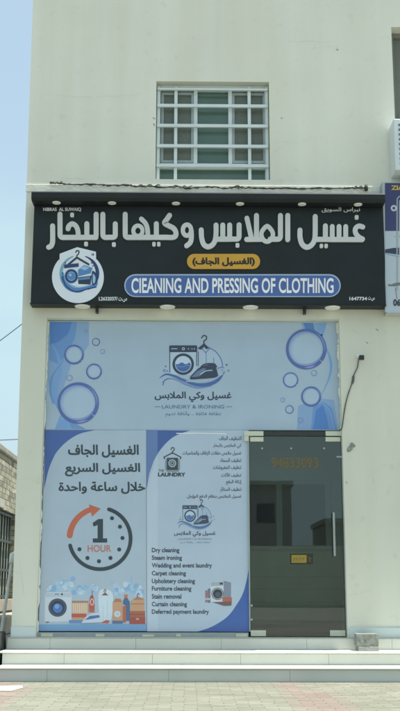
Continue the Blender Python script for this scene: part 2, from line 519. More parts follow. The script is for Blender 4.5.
    L.new(jmix, m3.inputs[0]); L.new(m2.outputs[2], m3.inputs[7]); L.new(m3.outputs[2], b.inputs['Base Color'])
    hh = mt('ADD', mt('MULTIPLY', joint.outputs[0], .5), mt('MULTIPLY', wn.outputs['Value'], .5))
    bp = N.new('ShaderNodeBump'); bp.inputs['Strength'].default_value = .8; bp.inputs['Distance'].default_value = .012
    L.new(hh, bp.inputs['Height']); L.new(bp.outputs['Normal'], b.inputs['Normal'])
    return m
M_pave = brick_paving()
M_soil = mat('pale_sandy_ground', (.255, .255, .22), .95, .18, .35, bump=.5, bscale=6, detail=9)
MB().add([(-1500, -1500, -.006), (1500, -1500, -.006), (1500, 1500, -.006), (-1500, 1500, -.006)], [(0, 1, 2, 3)], M_soil).build('ground', kind='structure')
MB().add([(-14, -9, 0), (14, -9, 0), (14, 1.2, 0), (-14, 1.2, 0)], [(0, 1, 2, 3)], M_pave).build('pavement', kind='structure')
MB().add([gnd(-40, 691, .004), gnd(12, 690.6, .004), gnd(23, 687.6, .004), gnd(22, 685.4, .004), gnd(-40, 686.6, .004)], [(0, 1, 2, 3, 4)], mat('white_strip_coat', (.62, .62, .56), .7, .1, 6)).build('white_strip', kind='structure')  # thin white strip laid flat on the pavement
# ------------------------------------------------------------------ the shop building
B = thing('shop_building', 'cream plastered two storey shop building with glass door and grilled upper window', 'building', (0, 0, 0))

def holed_wall(Y, x0f, x1, z0, z1, holes, mt, name, parent, depth):
    "front sheet with openings and their reveals"
    mb = MB(); xs = sorted({x1, *[h[0] for h in holes], *[h[1] for h in holes]})
    zs = sorted({z0, z1, *[h[2] for h in holes], *[h[3] for h in holes]})
    gx = [None]+xs
    X = lambda i, z: x0f(z) if gx[i] is None else gx[i]
    for i in range(len(gx)-1):
        for j in range(len(zs)-1):
            cx = (X(i, zs[j])+X(i+1, zs[j]))/2; cz = (zs[j]+zs[j+1])/2
            if any(h[0] < cx < h[1] and h[2] < cz < h[3] for h in holes): continue
            mb.add([(X(i, zs[j]), Y, zs[j]), (X(i+1, zs[j]), Y, zs[j]), (X(i+1, zs[j+1]), Y, zs[j+1]), (X(i, zs[j+1]), Y, zs[j+1])], [(0, 1, 2, 3)], mt)
    for h in holes:
        a, b, c, d = h[:4]; D = h[4]
        q = [(a, c), (b, c), (b, d), (a, d)]
        for k in range(4):
            p0, p1 = q[k], q[(k+1) % 4]
            mb.add([(p0[0], Y, p0[1]), (p1[0], Y, p1[1]), (p1[0], Y+D, p1[1]), (p0[0], Y+D, p0[1])], [(0, 1, 2, 3)], mt)
    return mb.build(name, parent)

WD = .155
fac = holed_wall(0, XL, XR, 0, ZT, [(ox0, ox1, ZP+.002, oz1, .35), (wx0, wx1, wz0, wz1, .22), (nx0, nx1, nz0, nz1, .22)], M_wall, 'facade_wall', B, .3)
# masses behind the facade: side walls, roof, back, first floor slab
mb = MB()
xb0 = XL(0)+.14
for bx in ((xb0, xb0+.2, .36, 10), (XR-.2, XR, .36, 10), (xb0+.2, XR-.2, 9.8, 10)):
    MB().box(*bx, 0, ZT, M_wall).build('side_wall' if bx[3]-bx[2] > 1 else 'back_wall', B)
mb = MB(); mb.box(xb0+.2, XR-.2, .003, 9.8, ZT-.9, ZT-.7, M_wall); mb.build('roof', B)
mb = MB(); mb.box(xb0+.2, XR-.2, .36, 9.8, oz1+.25, oz1+.5, M_inner)
mb.build('ceiling', B)
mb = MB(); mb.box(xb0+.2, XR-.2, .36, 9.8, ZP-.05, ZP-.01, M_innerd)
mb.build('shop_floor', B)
# cross wall behind the facade, so that nothing shines past its back
for q in ([(XL(0), .352, 0), (ox0, .352, 0), (ox0, .352, ZT), (XL(ZT), .352, ZT)], [(ox1, .352, 0), (XR, .352, 0), (XR, .352, nz0-.3), (ox1, .352, nz0-.3)], [(ox0, .352, oz1), (ox1, .352, oz1), (ox1, .352, wz0-.3), (ox0, .352, wz0-.3)]):
    MB().add(q, [(0, 1, 2, 3)], M_wall).build('inner_wall', B)
# ledge above the sign
lz0, lz1 = at(200, 193).z, at(200, 185.5).z
mb = MB(); mb.box(XL(lz0)-.006, XR, -.014, -.002, lz0, lz1, M_ledge); mb.build('ledge', B, bevel=.006)
# plinths
for a, b in ((XL(ZP)-.004, ox0-.004), (ox1+.02, XR)):
    mb = MB(); mb.box(a, b, -.018, .02, ZP, at(370, 627.5).z, M_plinth); mb.build('plinth', B, bevel=.004)
# rough sealant along the jambs of the opening
def ragged(side):
    mb = MB(); n = 150; x = ox0 if side < 0 else ox1
    z0, z1 = (ZP+.02, oz1-.02) if side < 0 else (at(340, 431).z, oz1-.02)
    random.seed(3+side)
    vs = []; w = .02
    for i in range(n+1):
        z = z0+(z1-z0)*i/n
        w = max(.002, min(.016 if side < 0 else .024, w+random.uniform(-.008, .008))) if random.random() > .06 else .002
        vs += [(x, RECESS-.022, z), (x-side*w, RECESS-.016-random.random()*.004, z)]
    fs = [(2*i, 2*i+1, 2*i+3, 2*i+2) for i in range(n)]
    mb.add(vs, fs, M_ledge)
    return mb.build('sealant', B)
ragged(-1); ragged(1)
# sill channel under the posters
mb = MB()
sx1 = at(249, 634).x
mb.box(ox0, sx1, RECESS-.03, .3, ZP+.004, at(100, 632.2, RECESS).z, M_alugrey)
sill = mb.build('sill_channel', B)
for px0, px1 in ((40, 52), (95, 104), (142, 154), (236, 248), (176, 181)):
    MB().box(at(px0, 634).x, at(px1, 634).x, RECESS-.042, RECESS-.0305, ZP+.006, ZP+.03+random.random()*.012, M_cream).build('cement_lump', sill)
# pane behind the posters
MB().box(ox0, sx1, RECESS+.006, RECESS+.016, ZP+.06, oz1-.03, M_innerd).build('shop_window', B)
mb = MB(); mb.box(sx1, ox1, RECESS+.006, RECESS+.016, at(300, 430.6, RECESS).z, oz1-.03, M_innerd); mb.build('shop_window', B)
# grey mortar mark beside the door
mb = MB(); random.seed(11)
for k in range(16):
    t = k/15
    q = at(348.6+4*t+random.uniform(-1.2, 1.2), 450.5-7*t*random.uniform(.6, 1.1), 0)
    mb.cyl((q.x, .004, q.z), (random.uniform(-.1, .1), -1, random.uniform(-.1, .1)), random.uniform(.014, .028), .010+random.random()*.014, M_grey, 9, random.uniform(.008, .016))
mb.build('mortar_patch', B)
# scuffs and small chips in the paint of the upper wall
M_scuff = mat('worn_paint', (.575, .61, .525), .85, .12, 14); M_chip = mat('chipped_paint', (.27, .27, .23), .9, .3, 30)
random.seed(41)
def scuff(x0, y0, x1, y1, w, mt):
    n = 12; a_ = Art(-.0006, .0002)
    a_.stroke([(x0+(x1-x0)*i/n, y0+(y1-y0)*i/n+random.uniform(-.5, .5)) for i in range(n+1)], [w*random.uniform(.2, 1) for _ in range(n+1)], mt, 1); a_.build('scuff', B)
for q in ((56, 95.6, 92, 97.2, .7), (96, 96.6, 134, 95.4, .6), (288, 41, 330, 42, .5), (320, 47, 338, 46, .6), (60, 178, 84, 179, .6), (275, 141, 300, 143, .5), (349, 596, 372, 590, .5), (352, 330, 360, 334, .8), (371, 470, 377, 500, .5), (20, 560, 24, 596, .5)): scuff(*q, M_scuff)
for q in ((152.6, 118, 155, 118.6, .8), (153.6, 124, 154.8, 125.6, 1.1), (336, 49.4, 338, 49.8, .8), (281, 118, 282.4, 118.4, .7), (346.4, 482, 347.2, 483.4, 1), (376, 329, 378, 330.4, .9), (31, 305, 33, 306, .9), (366, 342, 368, 343.4, .7)): scuff(*q, M_chip)

# ---- glass door
DY = RECESS-.03
D = MB()
dx0, dx1 = at(250.2, 540, DY).x, at(343.2, 540, DY).x
dz0, dz1 = ZP+.012, at(295, 436.5, DY).z
D.box(dx0, dx1, DY, DY+.012, dz0, dz1, M_glass)
door = D.build('door', B)
mb = MB(); mb.box(dx0, dx1, DY, DY+.012, dz1+.008, at(295, 431.2, DY).z, M_darkmetal); mb.build('transom', door)
def px_box(x0, y0, x1, y1, ya, yb, mt, mb=None):
    a, b = at(x0, y0, ya), at(x1, y1, ya)
    return (mb or MB()).box(a.x, b.x, ya, yb, b.z, a.z, mt)
for k, (x0, y0, x1, y1) in enumerate(((250.2, 437, 263.5, 441.5), (325.5, 437, 340.6, 441.5))):
    m_ = px_box(x0, y0, x1, y1, DY-.012, DY+.024, M_cream); m_.build('patch_fitting', door, bevel=.003)
for k, (x0, y0, x1, y1) in enumerate(((244, 431, 263.5, 435.8), (325.5, 431, 341.5, 435.8))):
    m_ = px_box(x0, y0, x1, y1, DY-.014, DY-.003, M_cream)
    if k == 0: px_box(244, 435.8, 248.8, 441, DY-.014, DY-.003, M_cream, m_)
    m_.build('patch_fitting', door, bevel=.003)
for x0, x1 in ((250.8, 266), (330, 345.6)):
    px_box(x0, 630.3, x1, 636.2, DY-.012, DY+.024, M_cream).build('patch_fitting', door, bevel=.003)
# pull handle
h0, h1 = at(333.6, 512.5, DY-.05), at(333.6, 556, DY-.05)
mb = MB(); mb.cyl((h0.x, DY-.05, h1.z), (0, 0, 1), .013, h0.z-h1.z, M_steel, 14)
for z in (h0.z-.06, h1.z+.06): mb.cyl((h0.x, DY, z), (0, -1, 0), .008, .05, M_steel, 10)
mb.build('handle', door, smooth=False)
# glass clamps on the left edge and screws on the top strip
for px, py, r_ in ((251.6, 605.5, .012), (251.6, 619.5, .012), (262, 448.5, .011), (291, 448.5, .011), (324, 448.5, .011)):
    q = at(px, py, DY); MB().cyl((q.x, DY, q.z), (0, -1, 0), r_, .012, M_steel, 12).build('glass_clamp', door)
q = at(339, 457, DY); MB().box(q.x-.03, q.x+.03, DY-.014, DY-.002, q.z-.009, q.z+.009, M_alugrey).build('lock', door)
# phone number and sticker on the glass
a = Art(DY-.001)
a.text('94833093', 271, 318, 457.5, 468.5, ink(98, 88, 56, 1.1, 0), 1, .03)
a.build('lettering', door)
a = Art(DY-.001)
a.rect(290, 553.6, 313, 564.3, ink(38, 42, 32, 1.1, 0), 1)
a.rect(291.5, 555, 306.5, 562.8, ink(140, 126, 46, 1.1, 0), 2)
random.seed(2)
for k in range(4):
    x = 293.5+k*2.9; a.stroke([(x, 560.8), (x+.9, 557.8), (x+2, 558.8)], .5, ink(80, 72, 30, 1.1, 0), 3)
a.stroke([(308, 557), (311.2, 558.5), (308.8, 560), (311, 561.8)], .8, ink(90, 86, 50, 1.1, 0), 3)
a.build('sticker', door)
# jamb strip to the right of the door, head strip
mb = MB(); mb.box(at(343.4, 540, DY).x+.006, ox1-.002, DY-.02, DY+.04, ZP+.004, at(300, 430.6, DY).z, M_alu)
mb.build('door_frame', B); mb = MB()
mb.box(dx0-.018, dx0-.004, DY+.002, DY+.03, ZP+.06, at(300, 431, DY).z, M_alugrey)
mb.build('door_frame', B)

# ---- what stands inside behind the door: partition with a sliding window, panelled lower part
PY = 1.3
mb = MB()
pz1 = at(300, 549, PY).z; pzt = at(300, 482, PY).z
x0, x1 = at(205, 540, PY).x, at(331, 540, PY).x
mb.box(x0-.8, x1+.9, PY, PY+.08, ZP, pz1, M_inner)
mb.box(x1, x1+.9, PY, PY+.08, pz1, pzt, M_inner); mb.box(x0-.8, x1+.9, PY, PY+.08, pzt, oz1+.2, M_inner)
for py in (577, 589, 602): 
    z = at(300, py, PY).z; mb.box(x0-.8, x1+.9, PY-.006, PY-.001, z-.004, z+.004, M_alugrey)
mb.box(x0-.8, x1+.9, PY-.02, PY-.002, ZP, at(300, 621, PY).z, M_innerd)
part = mb.build('partition', B)
mb = MB()
for px in (279, 328): 
    q = at(px, 500, PY).x; mb.box(q-.035, q+.035, PY-.02, PY+.03, pz1, pzt, M_alugrey)
mb.box(x0-.8, x1, PY-.022, PY+.03, pzt-.03, pzt+.02, M_alugrey); mb.box(x0-.8, x1, PY-.022, PY+.03, pz1-.02, pz1+.03, M_alugrey)
mb.build('window_frame', part)
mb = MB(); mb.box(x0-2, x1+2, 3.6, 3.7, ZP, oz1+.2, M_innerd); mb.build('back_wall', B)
MB().box(xb0+.25, x0-.81, PY, PY+.08, ZP, oz1+.2, M_inner).build('inner_wall', B); MB().box(x1+.905, XR-.25, PY, PY+.08, ZP, oz1+.2, M_inner).build('inner_wall', B)

# ---- upper window: white frame, green and dark panes, welded grille
def upper_window():
    yF = WD-.05
    w = MB(); w.box(wx0, wx1, WD+.001, WD+.02, wz0, wz1, M_paneG); win = w.build('window', B)
    P = lambda px, py, Y: at(px, py, Y)
    # outer frame
    fb = MB(); t = .05
    fb.box(wx0, wx0+t, yF, WD, wz0, wz1, M_alu); fb.box(wx1-t, wx1, yF, WD, wz0, wz1, M_alu)
    fb.box(wx0+t, wx1-t, yF, WD, wz1-.065, wz1, M_alu); fb.box(wx0+t, wx1-t, yF, WD, wz0, wz0+.02, M_alu)
    lowz = at(212, 165, yF).z
    fb.box(wx0+t, wx1-t, yF, WD, lowz-.045, lowz+.02, M_alu)
    for px in (195.6, 230.2):
        x = at(px, 130, yF).x; fb.box(x-.022, x+.022, yF+.002, WD, lowz+.02, wz1-.065, M_alu)
    fb.build('window_frame', win, bevel=.004)
    # dark mesh sashes on either side
    for a, b in ((160.9, 193.9), (232, 265.6)):
        s = MB(); x0 = at(a, 130, yF).x; x1 = at(b, 130, yF).x; z0 = lowz+.03; z1 = wz1-.085
        s.box(x0, x1, yF+.03, yF+.04, z0, z1, M_paneD)
        for q in ((x0, x0+.032, z0, z1), (x1-.032, x1, z0, z1), (x0+.032, x1-.032, z0, z0+.032), (x0+.032, x1-.032, z1-.032, z1)):
            s.box(q[0], q[1], yF+.012, yF+.028, q[2], q[3], M_alugrey)
        s.build('sash', win)
    # grille
    gy = .035
    g = MB()
    for py in (105.5, 125.5, 145.8): 
        z = at(212, py, gy).z; g.box(wx0+.012, wx1-.012, gy, gy+.03, z-.019, z+.019, M_alu)
    for px in (175.7, 249.6):
        x = at(px, 130, gy).x; g.box(x-.019, x+.019, gy+.031, gy+.055, wz0, wz1-.03, M_alu)
    for px in (157.5+.8, 267.8-.6):
        x = at(px, 130, gy).x; g.box(x-.016, x+.016, gy+.031, gy+.055, wz0, wz1-.03, M_alu)
    z = at(212, 165.5, gy).z; g.box(wx0+.012, wx1-.012, gy+.001, gy+.029, z-.017, z+.017, M_alu)
    z = at(212, 89, gy).z; g.box(wx0+.012, wx1-.012, gy+.001, gy+.029, z-.012, z+.012, M_alu)
    g.build('grille', win, bevel=.003)
upper_window()
# second window at the right edge
w = MB(); w.box(nx0, nx1, .19, .21, nz0, nz1, mat('olive_shutter', (.16, .175, .145), .6, .08, 3)); win2 = w.build('window', B)
mb = MB()
for (a, b, c, d) in ((nx0, nx0+.05, nz0, nz1), (nx1-.05, nx1, nz0, nz1), (nx0+.05, nx1-.05, nz1-.06, nz1), (nx0+.05, nx1-.05, nz0, nz0+.04)):
    mb.box(a, b, .15, .188, c, d, mat('olive_frame', (.19, .20, .17), .5, .06, 5))
mb.build('window_frame', win2)

# ------------------------------------------------------------------ steps
S = thing('front_steps', 'long pale tiled steps with white marble treads in front of the shop', 'steps', (0, -.35, 0))
def step_part(name, boxes, bev=.004):
    mb = MB()
    for b in boxes: mb.box(*b)
    return mb.build(name, S, bevel=bev)
e3, e2, e1 = at(7.2, 645, STEP_Y3).x, at(2.2, 660, STEP_Y2).x, at(-1.5, 676, STEP_Y1).x
XE = XR-.5
def tiles(x0, y0, y1, z0, z1, mt, w, sh):
    "row of riser tiles with thin open joints"
    out = [(x0+.004, XE, y0+.004, y1, z0, z1-.002, M_grey)]
    x = x0
    first = True
    while x < XE:
        n = min(XE, x+(w*sh if first else w)); out.append((x, n-.003, y0, y0+.012, z0+.001, z1-.003, mt)); x = n; first = False
    return out
step_part('riser', tiles(e1, STEP_Y1, STEP_Y2-.02, 0.001, Z2-.024, M_riserg, 1.2, .4), 0)
step_part('riser', tiles(e2, STEP_Y2, STEP_Y3-.02, Z2+.002, Z1-.024, M_riser, .9, .7), 0)
step_part('riser', tiles(e3, STEP_Y3, .05, Z1+.002, ZP-.003, M_riser, .9, .5), 0)
def tread(x0, y0, y1, z, sl):
    "marble slab with a rounded nosing"
    prof = [(y1, z-.022), (y0-.018, z-.022), (y0-.025, z-.018), (y0-.028, z-.012), (y0-.026, z-.005), (y0-.018, z), (y1, z)]
    mb = MB(); x = x0-.02; k = 0
    while x < XE:
        n = min(XE+.02, x+1.83); mb.prism_x(prof, x, n-.002, M_marble); x = n
    return mb.build('tread', S)
tread(e1, STEP_Y1, STEP_Y2, Z2, 0); tread(e2, STEP_Y2, STEP_Y3, Z1, 0)
mb = MB(); mb.box(e3, XE, STEP_Y3-.006, .10, ZP-.0025, ZP, M_riser); mb.build('landing', S)

# block on the upper tread
c0, c1 = at(357.3, 652.5, -.30), at(378.3, 634, -.30)
CB = thing('concrete_block', 'rough grey concrete block standing on the white step beside the door', 'block', ((c0.x+c1.x)/2, -.2, Z1))
mb = MB(); w = c1.x-c0.x; h = c1.z-Z1
def slab(mb, x0, x1, y0, y1, z0, z1, mt, j, n=7):
    bm = bmesh.new(); bmesh.ops.create_cube(bm, size=1)
    bmesh.ops.subdivide_edges(bm, edges=bm.edges, cuts=n, use_grid_fill=True)
    for v in bm.verts:
        e = sum(abs(abs(k)-.5) < 1e-4 for k in v.co)
        s_ = 1-(.012 if e == 2 else .03 if e == 3 else 0)*random.uniform(.3, 1.6)
        v.co = Vector(((x0+x1)/2+v.co.x*s_*(x1-x0), (y0+y1)/2+v.co.y*s_*(y1-y0), (z0+z1)/2+v.co.z*(s_ if v.co.z > 0 else 1)*(z1-z0)))
        v.co += Vector([random.uniform(-j, j) for _ in range(3)])
        v.co.z = max(v.co.z, z0)
    mb.add([v.co for v in bm.verts], [[v.index for v in f.verts] for f in bm.faces], mt); bm.free()
random.seed(5)
slab(mb, c0.x, c1.x, -.30, -.10, Z1+h*.27, Z1+h, M_conc, .0016)
mb.build('block_body', CB)
mb = MB(); slab(mb, c0.x+.012, c1.x+.002, -.308, -.10, Z1+.0005, Z1+h*.262, mat('pale_concrete', (.36, .37, .33), .9, .2, 20, bump=.5, bscale=40), .0014)
mb.build('block_base', CB)

# ------------------------------------------------------------------ the big sign
HOODY, PANY = -.35, -.18
SG = thing('shop_sign', 'wide black signboard with grey Arabic letters and a hood above the shopfront', 'sign', (0, 0, at(200, 304, PANY).z))
sx0, sx1_ = at(32.6, 250, PANY).x, at(384, 250, PANY).x
sz0, szt = at(200, 304, PANY).z, at(200, 192, HOODY).z
szh = at(200, 201.4, HOODY).z          # lower front edge of the hood
szs = szh+.004
mb = MB(); mb.box(sx0, sx1_, PANY, -.024, sz0, szs, M_black); mb.build('panel', SG, bevel=.004)
prof = [(-.023, szs+.001), (HOODY+.03, szs+.001), (HOODY, szs+.03), (HOODY, szt-.012), (HOODY+.012, szt), (-.023, szt)]
mb = MB(); mb.prism_x(prof, sx0-.012, sx1_+.004, M_hood); mb.build('hood', SG, bevel=.006)
mb = MB(); mb.box(sx0-.006, sx1_+.002, PANY-.012, -.024, sz0-.0135, sz0-.0005, M_hood); mb.build('bottom_tray', SG, bevel=.003)
zb = sz0-.0135
def downlight(x, y, z, r, rim):
    mb = MB(); mb.cyl((x, y, z), (0, 0, -1), r, rim, M_white, 24, r*.93)
    return mb.build('downlight', SG)
for px in (56.5, 112, 176, 240, 302, 358): downlight(at(px, 204, -.275).x, -.275, szs, .048, .008)
for px in (82.5, 167.5, 250.5, 332.5): downlight(at(px, 306, -.105).x, -.105, zb, .088, .010)
for px in (97, 304.5):
    x = at(px, 311, -.05).x; mb = MB(); mb.box(x-.015, x+.015, -.08, -.002, zb-.06, zb, M_darkmetal); mb.box(x-.008, x+.008, -.10, -.08, zb-.045, zb, M_darkmetal); mb.build('bracket', SG)

# raised letters, drawn stroke by stroke
a = Art(PANY, .0003, .018); nl = [0]
def st(pts, w=4.7, sm=4):
    w = w*1.06
    nl[0] += 1; a.stroke(pts, w, M_letter, nl[0] % 12, smooth=sm if len(pts) > 2 else 0)
def corner(x0, y0, x1, y1, x2, y2, r=3.0):
    "an L with a rounded corner at x1,y1"
    a_ = Vector((x0, y0)); b_ = Vector((x1, y1)); c_ = Vector((x2, y2))
    p = b_+(a_-b_).normalized()*r; q = b_+(c_-b_).normalized()*r
    return [a_]+[p*(1-t)**2+b_*2*t*(1-t)+q*t*t for t in (0, .25, .5, .75, 1)]+[c_]
def dot(x, y, w=3.8, h=4.4):
    nl[0] += 1; a.poly(rrect(x-w/2, y-h/2, x+w/2, y+h/2, 1.1), M_letter, nl[0] % 12)
BL = 237.8
# raa
st([(52.8, 226.4), (52.9, 238), (52.6, 243.2), (51.2, 246.3), (48.8, 247.6)])
# alif, khaa, baa, lam joined
st(corner(60.2, 214.6, 60.2, BL, 66, BL)+[(96, BL)], 4.7, 0)
st([(68.2, 229.2), (69.2, 226.4), (72.4, 224.3), (76, 226.4), (78, 231), (78.4, 237.2)], 4.6)
dot(72.3, 215.4)
st([(87, 224.2), (87, 237)]); dot(86.2, 244.4)
st(corner(90, BL, 96.3, BL, 96.3, 214.8), 4.7, 0)
# alif, baa
st(corner(103, 214.8, 103, BL, 109, BL)+[(111, BL)], 4.7, 0)
st(corner(107, BL, 115.4, BL, 115.4, 224.4), 4.7, 0); dot(114, 245)
a.build('raised_word', SG); a = Art(PANY, .0003, .018)
# alif, haa, yaa, kaf
st(corner(125.3, 214.8, 125.3, BL, 131, BL)+[(168, BL)], 4.7, 0)
a.ring(138, 231.3, 6.6, 4.0, M_letter, 5, ry=7.2, n=28)
st([(141.4, 219.4), (145.4, 223.6), (147.4, 229), (148, 237)], 4.4)
st([(156.4, 224.2), (156.4, 237)]); dot(154, 244.6, 3.4, 4.4); dot(158.8, 244.6, 3.4, 4.4)
st([(169.6, 215.8), (167, 219.6), (164.6, 223.4), (168.4, 226), (173.4, 228.6), (175.8, 232.4), (175.6, 236.2), (172.4, BL), (166, BL)], 4.7, 5)
# waw
a.ring(187, 230.6, 6.3, 4.3, M_letter, 6, ry=7.6, n=28)
st([(191.2, 231), (191.4, 238), (190.2, 243), (186.6, 246.2)], 4.6)
a.build('raised_word', SG); a = Art(PANY, .0003, .018)
# seen, baa | lam-alif, meem, lam | alif
B2 = 239.6
st([(201.2, 230.4), (201.6, 238), (203.6, 244.6), (207.8, 247.2), (212.2, 245.4), (215, 241), (216, 234), (216, 225.6)], 4.7)
st([(215.4, B2), (236, B2)], 4.7)
st([(222.7, 225.6), (222.7, 239)]); st([(229.6, 225.6), (229.6, 239)])
st(corner(230, B2, 239, B2, 239, 225.4), 4.7, 0); dot(237.4, 245.8)
st([(246.8, 218.6), (251.4, 238.6)], 4.5); st([(256.4, 216), (256.4, 239)]); st([(246.6, B2+.2), (262, B2)], 4.7)
a.stroke([(267, 226.6), (271.6, 231), (272.8, 235.6), (270.6, 240.4), (267, 242), (263.4, 240.4), (261.2, 235.6), (262.4, 231)], 4.3, M_letter, 7, closed=True, smooth=3)
st(corner(270, B2, 280.3, B2, 280.3, 216), 4.7, 0)
st([(287.6, 216), (287.6, 240)])
a.build('raised_word', SG); a = Art(PANY, .0003, .018)
# lam, yaa, seen, ghayn
st([(299.8, 230.6), (299.9, 238), (302, 244.6), (306.6, 247.6), (311.4, 245.4), (314.4, 240), (315, 232), (315, 217)], 4.7)
st([(315, B2+.2), (362, B2+.4)], 4.7)
st([(325.2, 226.4), (325.2, 239)]); dot(321.2, 246.4, 3.4, 4.2); dot(325.9, 246.4, 3.4, 4.2)
for x in (332, 338.8, 345.5): st([(x, 227), (x, 239)], 4.5)
st([(362.6, 227.4), (358.6, 226.4), (355.2, 229), (355.4, 233.6), (358.6, 237.4), (362.4, 239.4)], 4.5)
dot(356.4, 217.8)
a.build('raised_word', SG)

# small writing on the panel
WHT = ink(196, 205, 204, 1.25, 0)
a = Art(PANY, .0005)
line(PANY, SG, 'NIBRAS  AL SUWAIQ', 43.2, 81.2, 207.6, 211.6, WHT, 1, .03)
line(PANY, SG, 'نبراس السويق', 321.6, 360, 207.4, 212.6, WHT, 1, .015)
line(PANY, SG, 'L2632037/', 98.8, 117.6, 296.8, 300.6, WHT, 1, .03)
line(PANY, SG, 'س.ت', 118.4, 127, 297.4, 302, WHT, 1, .02)
line(PANY, SG, '1647734', 349.4, 367, 296.8, 300.4, WHT, 1, .03)
line(PANY, SG, 'س.ت', 368, 374.6, 296.8, 301, WHT, 1, .02)
# yellow and blue plates
a = Art(PANY, .0005, .012); a.poly(rrect(187, 254.2, 260, 269.2, 7.3), ink(190, 148, 40, 1.15, .2), 1); yp = a.build('name_plate', SG); yp['label'] = 'yellow rounded plate'
a = Art(PANY-.0126, .0004); a.text('(الغسيل الجاف)', 192.4, 254.8, 257.4, 266.4, ink(28, 28, 24, 1, 0), 1, .05); a.build('lettering', yp)
a = Art(PANY, .0005, .010); a.poly(rrect(124.3, 274.4, 340.6, 297.2, 11.2), ink(150, 172, 196, 1.2, .2), 1); bp_ = a.build('name_plate', SG); bp_['label'] = 'long blue rounded plate with a pale rim'
a = Art(PANY-.0106, .0004); a.poly(rrect(125.5, 275.5, 339.4, 296.1, 10.2), ink(62, 92, 150, 1.2, .2), 1)
a.text('CIEANING AND PRESSING OF CLOTHING', 131.4, 333.6, 278, 293.2, ink(226, 234, 238, 1.25, 0), 3, .022); a.build('lettering', bp_)

# round emblem
a = Art(PANY, .0005, .008)
pent = [(59.8, 254), (77.3, 247.4), (96, 252), (96.2, 260)]+circ(78, 277.4, 25.9, n=40, a0=-44, a1=224)+[(59.6, 262)]
a.poly(pent, ink(196, 208, 214, 1.25, .2), 1)
em = a.build('emblem', SG)
NV = ink(34, 58, 104, 1.15, .1); MB_ = ink(76, 124, 176, 1.2, .1); LB = ink(140, 180, 206, 1.2, .1); TL = ink(110, 160, 172, 1.2, .1); DK = ink(38, 52, 70, 1.15, .1)
a = Art(PANY-.0085, .0004)
a.stroke(circ(79.3, 273.6, 18.2, n=30, a0=100, a1=250), [1.2+2.2*math.sin(math.pi*i/30) for i in range(31)], TL, 1)
a.stroke(circ(79.3, 273.6, 18.2, n=30, a0=-70, a1=60), [1+2.6*math.sin(math.pi*i/30) for i in range(31)], NV, 1)
a.poly(catmull([(61, 278), (64, 286.5), (71, 291.5), (80, 292.6), (88, 289), (96, 287), (97.4, 282), (90, 284.6), (80, 287), (72, 285), (66, 280), (63, 272)], 4, True), MB_, 2)
a.stroke([(62.4, 278), (67, 287), (76, 291.6), (86, 289.4), (96, 287)], 1.3, NV, 3, smooth=5)
a.stroke([(66, 281), (74, 287), (84, 286.6), (95, 283.4)], .9, LB, 3, smooth=5)
a.stroke([(75.8, 252.4), (77, 250.6), (79, 251.4), (78.4, 254), (76.9, 255.6), (76.9, 258)], 1.2, DK, 4, smooth=5)
a.stroke([(68.5, 264.4), (76.9, 257.6), (88.6, 264.4)], 2.0, DK, 5)
a.poly([(64.2, 264.6), (78.6, 263.2), (78.8, 266.8), (64.2, 268.4)], NV, 6)
a.disc(71.4, 276.2, 7.0, LB, 4, ry=7.4); a.ring(71.4, 276.2, 6.4, 2.2, NV, 6, ry=6.9); a.disc(71.4, 276.2, 3.9, MB_, 7); a.disc(70.4, 275, 1.4, LB, 8)
a.poly([(78, 270), (84, 265), (92.6, 268), (90.6, 273.4), (78.4, 276.4)], MB_, 5)
a.poly([(80, 268.6), (84.2, 265.8), (89.4, 268), (85, 270.4)], LB, 6)
a.poly([(77.8, 277.4), (91.6, 275.6), (90.6, 284.6), (78.4, 284)], DK, 5)
a.poly([(78, 278.2), (90, 276.4), (90, 279.2), (78.2, 280.2)], MB_, 6)
a.poly(catmull([(92.4, 271), (96.4, 274), (97.6, 281.6), (92.8, 285.4), (91.6, 279)], 4, True), NV, 7)
a.poly(catmull([(93, 274), (95.4, 277), (95, 282.4), (93, 283)], 4, True), LB, 8)
for x, y in ((62.6, 273), (63, 277), (65.4, 263), (93.2, 254.6), (91.6, 263), (93, 266)): a.disc(x, y, .7, NV, 9, n=10)
a.stroke([(91.6, 253.4), (93.8, 255.6)], .4, NV, 9); a.stroke([(93.8, 253.4), (91.6, 255.6)], .4, NV, 10)
a.build('emblem_drawing', em)

